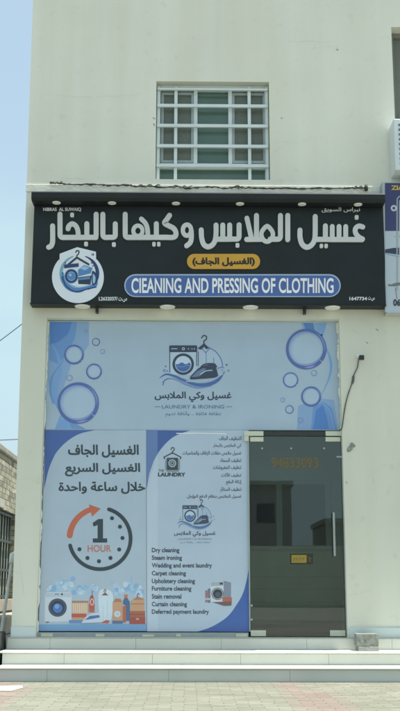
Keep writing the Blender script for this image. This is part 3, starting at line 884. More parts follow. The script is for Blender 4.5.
# ------------------------------------------------------------------ posters on the shop window
PYB = RECESS-.004
INK_T = (52, 72, 96)
def laundry_logo(a, T=None, dim=0):
    "washing machine, shirt on a hanger, iron and waves; T maps the big logo's place to a smaller one"
    a.T = T
    k = lambda r, g, b: ink(int(r+(130-r)*dim), int(g+(150-g)*dim), int(b+(166-b)*dim))
    dk = k(40, 54, 74); bl = k(60, 92, 150); md = k(98, 132, 176); lt = k(158, 180, 196)
    a.poly(rrect(169.4, 345.6, 197, 375, 1.2), lt, 4)
    a.stroke([(169.8, 352), (169.8, 372)], .8, dk, 5); a.stroke([(196.6, 352), (196.6, 366)], .8, dk, 5)
    a.poly(rrect(169.2, 345.4, 197.2, 352.2, 1.2), dk, 5)
    a.stroke([(171.6, 348.8), (177, 348.8)], .8, lt, 6); a.disc(183.4, 348.8, 1.5, lt, 6, n=14); a.disc(183.4, 348.8, .8, dk, 7, n=10)
    for x in (188.6, 192, 194.4): a.disc(x, 348.9, .6, lt, 6, n=8)
    a.disc(183.2, 364.2, 10.8, dk, 6); a.disc(183.2, 364.2, 8.2, k(168, 190, 204), 7)
    a.poly([(175.4, 364)]+[(175.4+i*1.6, 363.4+math.sin(i*1.2)) for i in range(1, 10)]+circ(183.2, 364.2, 7.6, n=14, a0=5, a1=175), bl, 8)
    a.stroke([(176.4, 366), (181, 367), (187, 365.6), (190, 366.2)], .7, md, 9, smooth=4)
    # hanger, shirt
    a.poly(catmull([(199, 349), (207, 346), (214.6, 351), (220.6, 358), (222, 367), (216, 369), (214, 362), (214, 372), (198, 372)], 3, True), k(150, 172, 190), 4)
    a.stroke([(198.4, 352), (198.4, 366)], .7, dk, 5); a.stroke([(209, 347.6), (216, 352), (220.8, 359), (222.2, 366.4), (217.4, 368.4)], .8, bl, 5, smooth=4)
    a.stroke([(206.2, 352), (206.2, 364)], .5, bl, 6); a.stroke([(202, 348.6), (205.6, 352.6), (210, 348.4)], .7, bl, 6)
    a.stroke([(213.6, 358), (214, 366)], .6, bl, 6)
    a.stroke([(201.6, 338), (203.6, 335.6), (206.4, 336.6), (206.2, 339.4), (204, 341), (204, 343.6)], 1.2, dk, 6, smooth=4)
    a.poly([(197.6, 348.6), (204, 343.2), (209.4, 348), (206.4, 349.4), (204, 347), (201, 349.8)], dk, 7)
    # iron
    a.poly(catmull([(189.6, 378.8), (196, 370.6), (202, 366.6), (214, 364.8), (217.8, 374.6), (216.4, 377.4), (200, 379)], 3, True), dk, 10)
    a.poly([(191.4, 377.2), (197, 371.4), (203, 368.2), (206, 368.4), (203, 373.6), (199, 376.6)], k(90, 110, 140), 11)
    a.stroke([(199.4, 369), (204.4, 364.6), (213.6, 364), (216.4, 366.8)], 1.5, dk, 11, smooth=4)
    a.stroke([(200.4, 374.4), (206, 371), (212, 370.4)], .9, lt, 12, smooth=3)
    # waves
    a.stroke([(159.6, 378), (166, 374.4), (174, 376), (184, 380.4), (196, 384.6), (208, 384.4), (218, 380), (224.6, 371.8)], [.5, 1.6, 2.2, 2.4, 3.0, 3.6, 3, .6], bl, 9, smooth=5)
    a.stroke([(162, 382.4), (168, 378.8), (176, 379.6), (186, 384.4), (198, 387.8), (212, 386)], [.4, 1, 1.3, 1.5, 1.6, .4], md, 9.3, smooth=5)
    a.stroke([(186, 381.4), (200, 381.6), (214, 378.6), (223, 374)], .8, lt, 12, smooth=4)
    a.stroke([(163, 385), (164.6, 380.4), (169, 378.4)], .8, bl, 9.6, smooth=4)
    for x, y, r_ in ((165.6, 366.4, .8), (164.4, 370.6, 1.3), (167.4, 371, .7), (223.2, 367.6, .6), (228.4, 370.6, .8)): a.ring(x, y, r_, .5, bl, 6, n=12)
    for x, y, r_ in ((226.6, 365, 1.7), (222.2, 370.2, 1.0)):
        a.poly([(x, y-r_), (x+r_*.25, y-r_*.25), (x+r_, y), (x+r_*.25, y+r_*.25), (x, y+r_), (x-r_*.25, y+r_*.25), (x-r_, y), (x-r_*.25, y-r_*.25)], bl, 6)
    a.T = None

def sheet(Y, pts, mt, parent, name='sheet'):
    a = Art(Y, .0004); a.poly(pts, mt, 0)
    f = a.build(name, parent)
    return f

# --- long banner over the window and the door
LBASE = ink(146, 168, 184)
T1 = thing('window_banner', 'long pale blue banner with bubbles and a laundry emblem across the top of the window', 'banner', (0, PYB, at(200, 430, PYB).z), 'printed window banners')
sheet(PYB, [(46.4, 320.6), (338.6, 321.6), (339.2, 345), (340, 380), (341.2, 430.3), (45.4, 429.6)], LBASE, T1)
a = Art(PYB)
B1 = ink(118, 150, 184); B2_ = ink(92, 134, 184); B3 = ink(68, 116, 178); B4 = ink(104, 146, 192)
a.poly([(50, 321.8), (89, 321.8), (89, 345), (84, 352), (72, 362), (66, 380), (60, 400), (52, 404), (48, 380)], B1, 1)
a.poly([(50, 321.8), (77, 321.8), (75, 338), (66, 356), (58, 364), (49.5, 360)], B2_, 2)
a.poly([(50, 321.8), (72, 321.8), (68, 334), (58, 342), (50, 345)], B3, 3)
a.stroke([(52, 344), (58, 356), (60, 372), (55, 388), (57, 404), (66, 418)], [1, 2.4, 4, 5, 4, 1], B4, 4, smooth=5)
a.stroke([(64, 360), (52.6, 376), (50.4, 392), (54, 404)], [.5, 2, 2.2, .6], B2_, 5, smooth=5)
a.poly([(55, 429), (60, 416), (66, 414), (75, 429)], B4, 4); a.poly([(66, 414), (72, 422), (86, 429), (72, 429)], B2_, 5)
a.poly([(72, 384), (73, 408), (62, 420), (62, 396)], ink(126, 158, 192), 5)
a.build('ribbon', T1); a = Art(PYB)
a.poly([(301, 323), (327, 323), (321, 344), (312, 352), (306, 338)], B1, 1)
a.poly([(303, 323), (313, 323), (316, 336), (312, 343)], B3, 2); a.poly([(318, 323), (326, 323), (321, 342), (317, 334)], B4, 3)
a.poly([(308, 340), (322, 334), (324, 352), (318, 366), (311, 362)], ink(104, 144, 188), 3)
a.stroke([(318, 338), (327, 350), (331, 364), (329, 378), (322, 394)], [.6, 1.6, 2.4, 1.8, .5], B4, 4, smooth=5)
a.poly([(297, 429.4), (298, 406), (318, 398), (334, 400), (338, 429.8)], B1, 1)
a.poly([(311, 429.4), (313, 407), (324, 402), (332, 408), (337, 429.6)], B2_, 2)
a.poly([(313, 429.4), (316, 410), (323, 405), (327, 418), (329, 429.4)], B3, 3)
a.stroke([(322, 402), (330, 412), (334, 429)], 1.4, B4, 4, smooth=4)
a.build('ribbon', T1)
def bubble(cx, cy, r, w, k=1):
    a = Art(PYB)
    dark = ink(74, 94, 150); mid = ink(104, 128, 174)
    if r > 6:
        a.disc(cx, cy, r-w*.5, ink(118, 146, 184), 6.4); a.disc(cx+r*.02, cy+r*.02, r-w*1.0, ink(132, 158, 188), 7); a.disc(cx+r*.03, cy+r*.02, r-w*1.35, ink(142, 167, 190), 7.6); a.disc(cx+r*.04, cy+r*.03, r-w*1.75, ink(149, 173, 191), 8.2)
    if r > 15:
        a.stroke(circ(cx, cy, r-w*1.0, n=30, a0=15, a1=130), [.6+w*1.0*math.sin(math.pi*i/30) for i in range(31)], ink(112, 140, 184), 9)
        a.stroke(circ(cx, cy, r-w*1.1, n=24, a0=190, a1=300), [.4+w*.55*math.sin(math.pi*i/24) for i in range(25)], ink(120, 148, 188), 9)
    n = 44
    pts = circ(cx, cy, r-w/2, n=n, a0=40, a1=397)
    a.stroke(pts, [w*(.62+.38*abs(math.cos(math.pi*i/n))) for i in range(n+1)], dark if r > 3.2 else mid, 10, cap=False)
    if r > 6: a.stroke(circ(cx, cy, r-w/2, n=20, a0=-60, a1=10), [.1+w*.45*math.sin(math.pi*i/20) for i in range(21)], mid, 11)
    if r > 15: a.stroke(circ(cx, cy, r-w*.55, n=10, a0=60, a1=95), [.1+w*.5*math.sin(math.pi*i/10) for i in range(11)], ink(132, 130, 178), 11)
    a.build('bubble', T1)
for b in ((78, 403, 21, 3.6), (74, 354.6, 10, 2), (94, 371.5, 8, 1.6), (96, 342, 4, .9), (102.6, 351.5, 2.3, .5), (69.6, 378, 3, .6), (86, 331, 1.6, .5),
          (306, 349, 20.6, 3.6), (290.5, 380, 7.8, 1.3), (311, 396.5, 10.2, 2), (289.4, 409.5, 4.3, .9), (314, 373, 3, .6), (282.6, 400, 2.3, .5), (300.6, 420.4, 2.6, .6)):
    bubble(*b)
a = Art(PYB); laundry_logo(a); a.build('logo', T1)
a = Art(PYB)
line(PYB, T1, 'غسيل وكي الملابس', 154.6, 231.6, 391.6, 402, ink(40, 52, 70), 3, .03)
line(PYB, T1, 'LAUNDRY & IRONING', 161.8, 224.2, 405, 408.6, ink(76, 98, 130), 3, .012)
a.stroke([(155, 406.8), (160, 406.8)], .6, ink(76, 98, 130), 3); a.build('dash', T1); a = Art(PYB); a.stroke([(226.4, 406.8), (231.8, 406.8)], .6, ink(76, 98, 130), 3)
line(PYB, T1, 'نظافة فائقة .. وأناقة تدوم', 165.4, 221, 411.2, 416.8, ink(84, 104, 132), 3, .012)
a.build('dash', T1)

# --- left poster
T2 = thing('window_banner', 'pale blue poster with a one hour clock on the left half of the window', 'banner', (at(95, 630).x, PYB, at(95, 630, PYB).z), 'printed window banners')
PB = ink(150, 170, 184)
YL = PYB-.002
sheet(YL, [(45.3, 430), (146.2, 430), (146.6, 631), (38.6, 631)], PB, T2)
BLU = ink(58, 88, 146)
a = Art(YL)
cv = catmull([(95, 430.2), (80, 433.7), (67.5, 441), (57.5, 451), (52.4, 460), (48, 472), (44.2, 489)], 4)
a.poly([(45.3, 430.2)]+[tuple(q) for q in cv], BLU, 1)
a.build('blue_corner', T2); a = Art(YL)
a.poly([(38.7, 630.9), (38.9, 624.5), (146.3, 623.5), (146.5, 630.9)], ink(104, 146, 184), 1)
a.build('blue_foot', T2)
DT = ink(44, 58, 66)
a = Art(YL)
line(YL, T2, 'الغسيل الجاف', 68, 138.8, 444.6, 457.8, DT, 3, .035)
line(YL, T2, 'الغسيل السريع', 65, 140.2, 463, 476.4, DT, 3, .035)
line(YL, T2, 'خلال ساعة واحدة', 58.6, 145.4, 481.6, 494, DT, 3, .03)
a = Art(YL)
CXc, CYc = 100, 538.6
a.stroke(circ(CXc, CYc, 30.6, n=60, a0=-73, a1=167), 3.8, DT, 3)
OR = ink(168, 92, 68)
a.stroke(circ(CXc, CYc, 30.4, n=24, a0=186, a1=251), [6]+[6-.8*i/24 for i in range(1, 24)]+[5.2], OR, 3)
a.poly([(89, 504.4), (100.6, 508.6), (92.2, 516.6), (90.4, 510.4)], OR, 5)
for x, y in ((248, 113), (280, 147), (290, 192), (277, 238), (242, 272), (196, 285), (150, 272), (118, 237)): a.disc(50+x/4, 490+y/4, 2.05, DT, 3, n=18)
a.poly([(92.6, 523), (98.4, 519), (103, 519), (103, 538.4), (107.2, 538.4), (107.2, 542.6), (92.8, 542.6), (92.8, 538.4), (97.6, 538.4), (97.6, 525), (93.6, 526.6)], DT, 3)
a.text('HOUR', 87.6, 111.2, 545, 552, ink(160, 108, 92), 3, .02)
a.build('clock', T2)
# drawn goods along the foot of the poster
a = Art(YL)
W1 = ink(176, 190, 200); W2 = ink(158, 176, 190); TAN = ink(172, 140, 112); TAN2 = ink(150, 112, 88); RED = ink(160, 82, 74); BR = ink(112, 80, 70); WB = ink(138, 172, 192); WB2 = ink(128, 168, 194)
random.seed(21)
for x, y, r_ in ((56, 590, 5), (66, 584, 7), (75, 592, 6), (84, 588, 5), (91, 594, 4), (118, 592, 6), (126, 585, 5), (134, 590, 6), (141, 594, 4), (100, 590, 4)):
    pts = [(x+math.cos(t)*r_*random.uniform(.7, 1.25), y+math.sin(t)*r_*.6*random.uniform(.7, 1.25)) for t in [i*math.pi/6 for i in range(12)]]
    a.poly(catmull(pts, 3, True), WB if random.random() < .6 else WB2, 1+random.random()*.8)
FM = ink(170, 188, 200); FM2 = ink(150, 178, 198); FM3 = ink(118, 158, 192)
random.seed(17)
for cx_, cy_, n_, sp in ((57, 588, 12, 6), (70, 585, 14, 7), (82, 590, 10, 6), (93, 588, 6, 4), (119, 590, 10, 6), (129, 584, 10, 6), (139, 590, 9, 5)):
    for k_ in range(n_):
        x, y, r_ = random.gauss(cx_, sp*.55), random.gauss(cy_, 2.8), random.uniform(1.1, 3.0)
        x = min(max(x, 48), 142)
        a.disc(x, y, r_, (FM, FM2, FM2, FM3)[k_ % 4], 2+.06*(k_+random.random()), n=14)
        if k_ % 5 == 0: a.ring(x, y, r_, .3, WB2, 2.95, n=14)
for x, y in ((51, 584), (60, 577), (72, 578), (94, 584), (112, 583), (131, 579), (138, 584)): a.ring(x, y, random.uniform(.8, 1.6), .35, WB2, 3, n=14)
a.poly([(45, 594.2), (47, 592), (70.6, 592), (71.8, 594), (71.6, 621.6), (44.6, 622)], W1, 4); a.rect(45.4, 592.8, 71.4, 597, W2, 5)
for x in (56, 58, 62): a.disc(x, 594.2, 1 if x == 62 else .6, ink(50, 56, 66), 6, n=12)
a.disc(57.6, 607.6, 9.2, ink(64, 76, 90), 6); a.disc(57.6, 607.6, 6.8, ink(40, 54, 76), 7); a.disc(57.8, 608.2, 4.8, ink(66, 108, 168), 8); a.disc(57, 606.4, 2.4, ink(110, 146, 190), 9)
a.rect(46, 621.6, 49, 622.6, BR, 6)
a.rect(72, 602.4, 88, 613.6, ink(178, 156, 132), 4)
for i in range(7): a.rect(73+i*2.1, 603, 73.9+i*2.1, 613, ink(196, 186, 170), 5)
a.rect(72, 601, 88.4, 602.8, TAN2, 6); a.rect(71.6, 613.6, 86.4, 617.4, RED, 5); a.rect(71.6, 617.4, 85, 620, TAN, 5.4); a.rect(69, 620, 84, 623.4, ink(86, 128, 176), 5)
a.poly(catmull([(90, 597), (92.6, 595.6), (94.2, 600), (94, 609), (91.4, 611.4), (89.4, 606)], 4, True), RED, 5); a.ring(92, 602, 2, .8, ink(196, 180, 170), 6, ry=3.4, n=16); a.rect(88.6, 604, 94.6, 612.6, ink(150, 104, 82), 4.4)
a.rect(92, 591, 92.6, 597, BR, 5)
a.poly(catmull([(99, 592), (104.6, 589), (112.4, 593), (113, 607), (110, 621.6), (101, 621.6), (98.6, 607)], 4, True), ink(176, 196, 206), 4)
a.stroke([(103, 606), (103.4, 621)], .5, W2, 5); a.stroke([(107.4, 600), (107, 621)], .5, W2, 5)
a.stroke([(104, 592), (104.6, 589.4), (106, 590.2), (105, 592.4)], .7, BR, 6, smooth=3); a.poly([(101.6, 595.4), (105, 592.4), (108.6, 595.4)], BR, 7)
a.poly([(80.4, 624.2), (86, 616.6), (92, 613.2), (100.4, 612.4), (102.4, 620), (102, 623.6)], W1, 8); a.poly([(84.6, 620), (90, 615.8), (99, 615), (100, 617.4), (92, 619)], ink(70, 104, 158), 9); a.stroke([(81, 623.6), (102, 622.8)], .8, ink(84, 112, 156), 9)
a.poly([(101, 622.8), (106, 620), (110, 620.6), (108, 623.4)], RED, 9)
a.rect(112.6, 602, 122.4, 622.4, TAN, 6); a.poly([(113, 602), (115.4, 598.6), (120.4, 598.8), (122.2, 602)], TAN2, 6); a.disc(117.4, 614, 3.2, W1, 7, n=18); a.disc(117.6, 614, 1.2, WB, 8, n=10); a.rect(112.2, 620.6, 122.6, 623.6, ink(78, 100, 140), 7)
a.rect(122.8, 606, 126, 622.6, ink(156, 92, 70), 6); a.rect(124.2, 594.6, 127.6, 598.2, ink(170, 110, 70), 6)
a.poly([(123, 601), (124.6, 598), (127.4, 598), (129.8, 602), (130, 621), (126, 621), (126, 606), (123, 604)], ink(70, 96, 130), 7)
a.poly([(130.6, 601), (136, 597.6), (144.2, 598), (144.4, 611), (130.6, 611)], TAN, 6); a.rect(131, 603.4, 144.2, 604.4, TAN2, 7)
a.stroke([(137, 597), (138, 593.4), (139.4, 595)], .7, ink(60, 90, 130), 7, smooth=3); a.poly([(133, 600), (138, 596.4), (144, 599.6)], TAN2, 7)
a.rect(129.6, 611, 145, 617, ink(150, 88, 72), 6); a.rect(129.4, 617, 145.2, 624, ink(140, 72, 66), 6); a.rect(129.6, 614, 145, 615, BR, 7); a.rect(136, 618, 139, 620, TAN, 7)
a.build('goods_drawing', T2)

# --- middle poster
T3 = thing('window_banner', 'pale blue poster listing laundry services with blue rounded corners beside the glass door', 'banner', (at(198, 630).x, PYB, at(198, 630, PYB).z), 'printed window banners')
YM = PYB-.0045
sheet(YM, [(146.4, 429.9), (248.6, 430.2), (249.6, 631.6), (147, 631.4)], ink(154, 174, 189), T3)
a = Art(YM)
cv = [tuple(q) for q in catmull([(190, 430.6), (180, 433.8), (170.6, 439), (161, 449), (153.6, 461), (149.4, 473), (146.6, 489.4)], 4)]
a.poly([(146.5, 430)]+cv, ink(54, 84, 142), 1)
a.poly([(146.5, 430.2), (157.6, 430.2), (157.6, 453.4), (153.6, 461.3), (149.4, 473.2), (146.7, 488.6)], ink(84, 112, 158), 2)  # lighter blue paints the sunlit band across the corner
a.build('blue_corner', T3); a = Art(YM)
cv = [tuple(q) for q in catmull([(198, 631.5), (212, 626.6), (227, 617), (236, 605.6), (242.6, 594), (246.4, 581), (249.2, 566)], 4)]
a.poly(cv+[(249.5, 631.5)], ink(54, 88, 150), 1)
a.build('blue_corner', T3)
a = Art(YM); a.poly([(147, 489), (157.6, 454), (158, 631.3), (147, 631.3)], ink(162, 180, 194), 0.6)  # lighter sunlit band painted over the overlap of the posters
a.build('sunlit_overlap', T3); a = Art(YM); a.stroke([(176.6, 433.4), (200, 433.2), (226, 433.8)], .8, ink(205, 214, 216), 1.6); a.build('pale_line', T3)  # thin pale line drawn near the top edge
G1 = ink(72, 86, 96)
a = Art(YM)
a.stroke([(171, 449.6), (172.2, 447.6), (174, 448.2), (174, 450.4), (172.4, 451.8), (172.4, 453.6)], 1, DT, 3, smooth=4)
a.stroke([(164.6, 458.6), (164, 457.2), (172.4, 452.8), (180.8, 457.2), (180.4, 458.8)], 1.1, DT, 4)
a.poly(rrect(165, 458.4, 180, 472, 3.4), ink(116, 130, 140), 3); a.poly(rrect(166.8, 457.8, 178, 470, .6), DT, 4)
a.disc(172.3, 463.3, 3.9, ink(150, 168, 178), 5); a.disc(172.3, 463.3, 2.8, DT, 6); a.ring(172.3, 463.3, 1.9, .7, ink(150, 168, 178), 7, n=18); a.rect(168, 458.6, 171, 459.6, G1, 5)
a.text('THE', 158.6, 164, 469.4, 471.8, G1, 5, .02); a.text('LAUNDRY', 158, 185.4, 472.6, 476.6, DT, 5, .05)
a.build('hanger_logo', T3)
a = Art(YM)
ar = ['التنظيف الجاف', 'كي الملابس بالبخار', 'غسيل ملابس حفلات الزفاف والمناسبات', 'تنظيف السجاد', 'تنظيف المفروشات', 'تنظيف الأثاث', 'إزالة البقع', 'تنظيف الستائر', 'غسيل الملابس بنظام الدفع المؤجل']
lx = [219, 213, 182.5, 220, 213, 221, 226, 220, 187]; ly = [438.5, 446, 453.2, 460.4, 467.6, 475, 482.2, 489.4, 496.8]
for s_, x, y in zip(ar, lx, ly): line(YM, T3, s_, x, 241.4, y-2.3, y+2.5, ink(58, 70, 82), 3, .02)
en = ['Dry cleaning', 'Steam ironing', 'Wedding and event laundry', 'Carpet cleaning', 'Upholstery cleaning', 'Furniture cleaning', 'Stain removal', 'Curtain cleaning', 'Deferred payment laundry']
rx = [179.4, 182, 212, 186, 195, 191.4, 181.4, 187, 209]; ey = [550.4, 558, 565.7, 573.5, 581.3, 588.8, 596.6, 604.4, 611.9]
for s_, x, y in zip(en, rx, ey): line(YM, T3, s_, 151.8, x, y-2.6, y+(3.3 if any(c in 'gypq' for c in s_) else 2.2), ink(48, 58, 70), 3, .028)
line(YM, T3, 'غسيل وكي الملابس', 174, 215.6, 531, 537, ink(60, 74, 94), 3, .03)
line(YM, T3, 'LAUNDRY & IRONING', 178, 211.6, 538, 540, ink(112, 130, 150), 3, .01)
line(YM, T3, 'نظافة فائقة .. وأناقة تدوم', 180, 210, 541.2, 543.8, ink(104, 122, 142), 3, .01)
a = Art(YM); laundry_logo(a, lambda x, y: (194.8+(x-192)*.54, 513.5+(y-360)*.56), .18); a.build('logo', T3)
a = Art(YM)
a.poly([(210.6, 582), (223.6, 580.8), (223.6, 603.8), (210.6, 601.6)], ink(176, 188, 196), 3); a.poly([(223.6, 580.8), (231, 582.6), (231, 602.6), (223.6, 603.8)], ink(112, 126, 140), 3)
a.poly([(211, 582.4), (223.2, 581.4), (223.2, 585.6), (211, 586.2)], ink(140, 154, 164), 4); a.rect(219.6, 582.6, 223, 584.6, ink(58, 66, 78), 5)
a.disc(217.6, 593.8, 6.2, ink(84, 96, 108), 5); a.disc(217.6, 593.8, 4.7, ink(44, 52, 62), 6); a.ring(217.6, 593.8, 5.4, .7, ink(150, 162, 170), 7); a.disc(218, 594.6, 2.8, ink(70, 80, 92), 7)
a.rect(205.2, 590.4, 207.6, 602.4, ink(120, 110, 120), 3); a.rect(207.8, 588.6, 210.4, 602.8, ink(92, 106, 128), 3); a.rect(205.4, 593, 210.2, 595, ink(150, 96, 90), 4); a.rect(205.2, 598, 210.2, 600, ink(168, 160, 160), 4)
a.rect(222.4, 597.2, 231.8, 601.4, ink(158, 92, 74), 5); a.poly([(212, 602), (231.8, 601.4), (231.4, 605.6), (224, 606)], ink(96, 84, 84), 5)
a.build('machine_drawing', T3)

# ------------------------------------------------------------------ neighbour's sign at the right edge
NY = -.16
NS = thing('shop_sign', 'navy and white signboard with a drawn pair of scales cut off at the right edge', 'sign', (at(392, 313, NY).x+.8, 0, at(392, 313, NY).z))
a0, a1 = at(384, 182, NY), at(384.6, 313, NY)
nxl = (a0.x+a1.x)/2; nxr = nxl+2.6
mb = MB(); mb.box(nxl, nxr, NY, -.003, a1.z, a0.z, mat('grey_sign_box', (.42, .46, .46), .5, .05, 4)); mb.build('sign_box', NS, bevel=.004)
a = Art(NY-.0005, .0004)
right = 640
a.poly([(384.9, 183), (right, 183), (right, 312.2), (385.1, 312.2)], ink(160, 176, 184, 1.25, .2), 1)
a.poly([(384.9, 183), (right, 183), (right, 231), (385, 231)], ink(44, 52, 96, 1.2, .2), 2)
a.poly([(385, 249.4), (393, 248), (408, 247), (420, 262), (398, 254.6), (385, 252.8)], ink(40, 48, 72, 1.2, .2), 2)
a.stroke([(385, 253.6), (393, 255.4), (404, 258), (425, 266)], 1.1, ink(120, 150, 170, 1.2, .2), 3)
PG = ink(138, 150, 156, 1.2, .2)
a.stroke([(397, 290), (397, 210), (397.2, 199), (399, 196.6), (404, 195.6), (410, 195.4)], 1.3, PG, 4)
a.stroke([(399.4, 290), (399.4, 210), (399.6, 200.6)], .7, ink(180, 190, 194, 1.2, .2), 5)
a.ring(393.8, 208.2, 3.1, 1.7, ink(176, 186, 190, 1.2, .2), 5, n=24)
a.rect(394.6, 235.6, 402, 237.4, ink(150, 165, 165, 1.2, .2), 6)
a.poly([(388.4, 284), (391, 284.6), (395, 283), (400, 282.4), (414, 283), (414, 284.6), (400, 285.4), (394, 286.4), (388, 286)], ink(96, 108, 104, 1.2, .2), 6)
a.stroke([(395.4, 288), (396, 293), (397, 298.6)], .8, ink(110, 122, 122, 1.2, .2), 6)
a.build('face_print', NS)
a = Art(NY-.0045, .0004)
line(NY-.0045, NS, 'ZIA', 391.2, 403.6, 185.4, 190, ink(190, 166, 70, 1.2, 0), 1, .04)
line(NY-.0045, NS, '060', 393.2, 404.2, 299, 306, ink(48, 56, 58, 1.2, 0), 1, .04)

# ------------------------------------------------------------------ air conditioner under the right window
ax = at(394.2, 140, -.30).x; az0, az1 = at(396, 170, -.30).z, at(396, 118.5, -.30).z
AC = thing('air_conditioner', 'white outdoor air conditioner with slats under the upper right window', 'air conditioner', (ax+.42, -.15, az0))
M_acw = mat('white_enamel', (.66, .72, .74), .35, .03, 6)
mb = MB(); mb.box(ax, ax+.85, -.30, -.02, az0, az1, M_acw); mb.build('casing', AC, bevel=.012)
mb = MB(); n = 9
for i in range(n):
    z = az0+.08+(az1-az0-.16)*i/(n-1); mb.box(ax+.055, ax+.8, -.309, -.3005, z-.011, z+.011, mat('louvre_slat', (.10, .12, .14), .5) if i == 0 else mb.ms[0])
mb.build('slats', AC)
mb = MB()
for x in (ax+.12, ax+.7): MB().box(x, x+.04, -.29, -.002, az0-.035, az0-.002, M_alugrey).build('bracket', AC)

# ------------------------------------------------------------------ camera and cables on the wall
q = at(361.2, 357, -.09)
SC = thing('security_camera', 'small black security camera on a white wall bracket right of the long banner', 'camera', (q.x, 0, q.z))
mb = MB(); mb.box(q.x-.022, q.x+.03, -.115, -.06, q.z-.03, q.z+.018, M_cable); mb.cyl((q.x+.004, -.115, q.z-.006), (0, -1, 0), .014, .006, M_darkmetal, 14); mb.build('camera_body', SC, bevel=.008)
mb = MB(); mb.box(q.x-.04, q.x+.012, -.014, -.001, q.z+.008, q.z+.05, M_white); mb.box(q.x-.02, q.x+.006, -.075, -.014, q.z+.020, q.z+.034, M_white); mb.build('bracket', SC, bevel=.003)
pts = [(359.4, 356), (358.2, 362), (357.4, 367.4), (355.2, 372), (353.4, 376.6), (352.8, 381.4), (350.4, 387.6), (347.6, 396), (345.2, 406), (343.6, 416), (342.4, 425), (341.2, 429.4), (339.4, 430.4)]
pts = [tuple(v) for v in catmull([(p[0], p[1], 0) for p in pts], 4)]
rr = [.006+(.007 if 15 < i < 22 else 0) for i in range(len(pts))]
mb = MB(); mb.tube([at(p[0], p[1], -.012 if i < len(pts)-5 else .03)+Vector((0, 0, 0)) for i, p in enumerate(pts)], rr, M_rust); mb.build('cable', SC, smooth=True)
# ragged cable on the ledge
random.seed(31)
base = [(50, 182.4), (58, 183), (72, 184.4), (90, 184.2), (100, 184.6), (112, 185.2), (128, 184.8), (136, 186.4), (150, 186), (168, 187.2), (176, 185.6), (186, 188), (200, 187.2), (214, 187), (226, 188.2), (237, 186.4), (242, 187.6), (252, 188), (270, 188.4), (286, 188), (304, 188.6), (320, 188), (340, 188.4), (352, 188), (366, 187.6)]
pts = []
for x, y, _ in catmull([(p[0], p[1], 0) for p in base], 6): pts.append((x, y+random.uniform(-.35, .35)))
mb = MB(); mb.tube([at(x, y, -.045-random.uniform(0, .008)) for x, y in pts], [random.choice((.006, .008, .011, .014)) for _ in pts], M_rust, 7)
for (xa, xb, y0) in ((50, 62, 182.8), (134, 160, 185.8), (172, 192, 187), (230, 250, 187.2), (352, 367, 187)):
    n = 14; mb.tube([at(xa+(xb-xa)*i/n, y0+1.1*math.sin(i*1.3)+random.uniform(-.5, .5), -.05-.012*math.cos(i*1.1)) for i in range(n+1)], .0075, M_rust, 6)
q = at(366.5, 187.5, -.05); mb.box(q.x-.02, q.x+.012, -.075, -.023, q.z-.035, q.z+.03, M_rust)
o = mb.build('cable', None, smooth=True); tag(o, 'frayed old cable lying along the ledge above the black signboard', 'cable')

# overhead wires at the left
def wire(name, p, q, sag, r, label):
    p, q = Vector(p), Vector(q); mb = MB(); n = 24
    mb.tube([p.lerp(q, i/n)-Vector((0, 0, 4*sag*(i/n)*(1-i/n))) for i in range(n+1)], r, M_wire, 6)
    tag(mb.build(name, None, smooth=True), label, 'cable', 'overhead cables at the left')
A_ = at(25.2, 300, .15)
wire('overhead_cable', (A_.x+.1, .6, A_.z), (-9, 9, 4.1), .75, .006, 'sagging overhead cable reaching the building beside the black signboard')
A_ = at(20.5, 437, 4)
wire('overhead_cable', (A_.x+.2, 4, A_.z-.02), (-12, 14, 4.9), .25, .006, 'low thin overhead cable just above the old stone building')

# ------------------------------------------------------------------ old stone building down the alley
def stone_mat():
    m = mat('old_stone_masonry', (.29, .285, .235), .95, .45, 5, bump=.4, bscale=12)
    nt = m.node_tree; N = nt.nodes; L = nt.links; b = N['Principled BSDF']; base = b.inputs['Base Color'].links[0].from_socket
    tc = N.new('ShaderNodeTexCoord'); sp = N.new('ShaderNodeSeparateXYZ'); cb = N.new('ShaderNodeCombineXYZ')
    L.new(tc.outputs['Object'], sp.inputs[0]); L.new(sp.outputs[1], cb.inputs[0]); L.new(sp.outputs[2], cb.inputs[1])
    nz = N.new('ShaderNodeTexNoise'); nz.inputs['Scale'].default_value = 2; L.new(cb.outputs[0], nz.inputs['Vector'])
    va = N.new('ShaderNodeVectorMath'); va.operation = 'MULTIPLY_ADD'; va.inputs[1].default_value = (.1, .05, 0); L.new(nz.outputs['Color'], va.inputs[0]); L.new(cb.outputs[0], va.inputs[2])
    br = N.new('ShaderNodeTexBrick'); br.inputs['Scale'].default_value = 1; br.inputs['Brick Width'].default_value = .5; br.inputs['Row Height'].default_value = .13
    br.inputs['Mortar Size'].default_value = .014; br.inputs['Mortar Smooth'].default_value = .5
    br.inputs['Color1'].default_value = (.55, .55, .5, 1); br.inputs['Color2'].default_value = (1.25, 1.22, 1.1, 1); br.inputs['Mortar'].default_value = (.4, .4, .36, 1)
    L.new(va.outputs[0], br.inputs['Vector'])
    mx = N.new('ShaderNodeMix'); mx.data_type = 'RGBA'; mx.blend_type = 'MULTIPLY'; mx.inputs[0].default_value = 1
    L.new(base, mx.inputs[6]); L.new(br.outputs['Color'], mx.inputs[7]); L.new(mx.outputs[2], b.inputs['Base Color'])
    return m
M_stone = stone_mat()
AX = -4.42                                   # the wall runs away from the street on the far side of the alley
def on_wall(px, py):
    d = fw*F + rt*(px-200) + up*(355.5-py); return EYE+d*((AX-EYE.x)/d.x)
SB = thing('stone_building', 'old grey stone building with a barred window down the alley at the left', 'building', (AX, 14, 0))
tp = on_wall(8, 457); top = tp.z
yA = 5.5; yB = 24
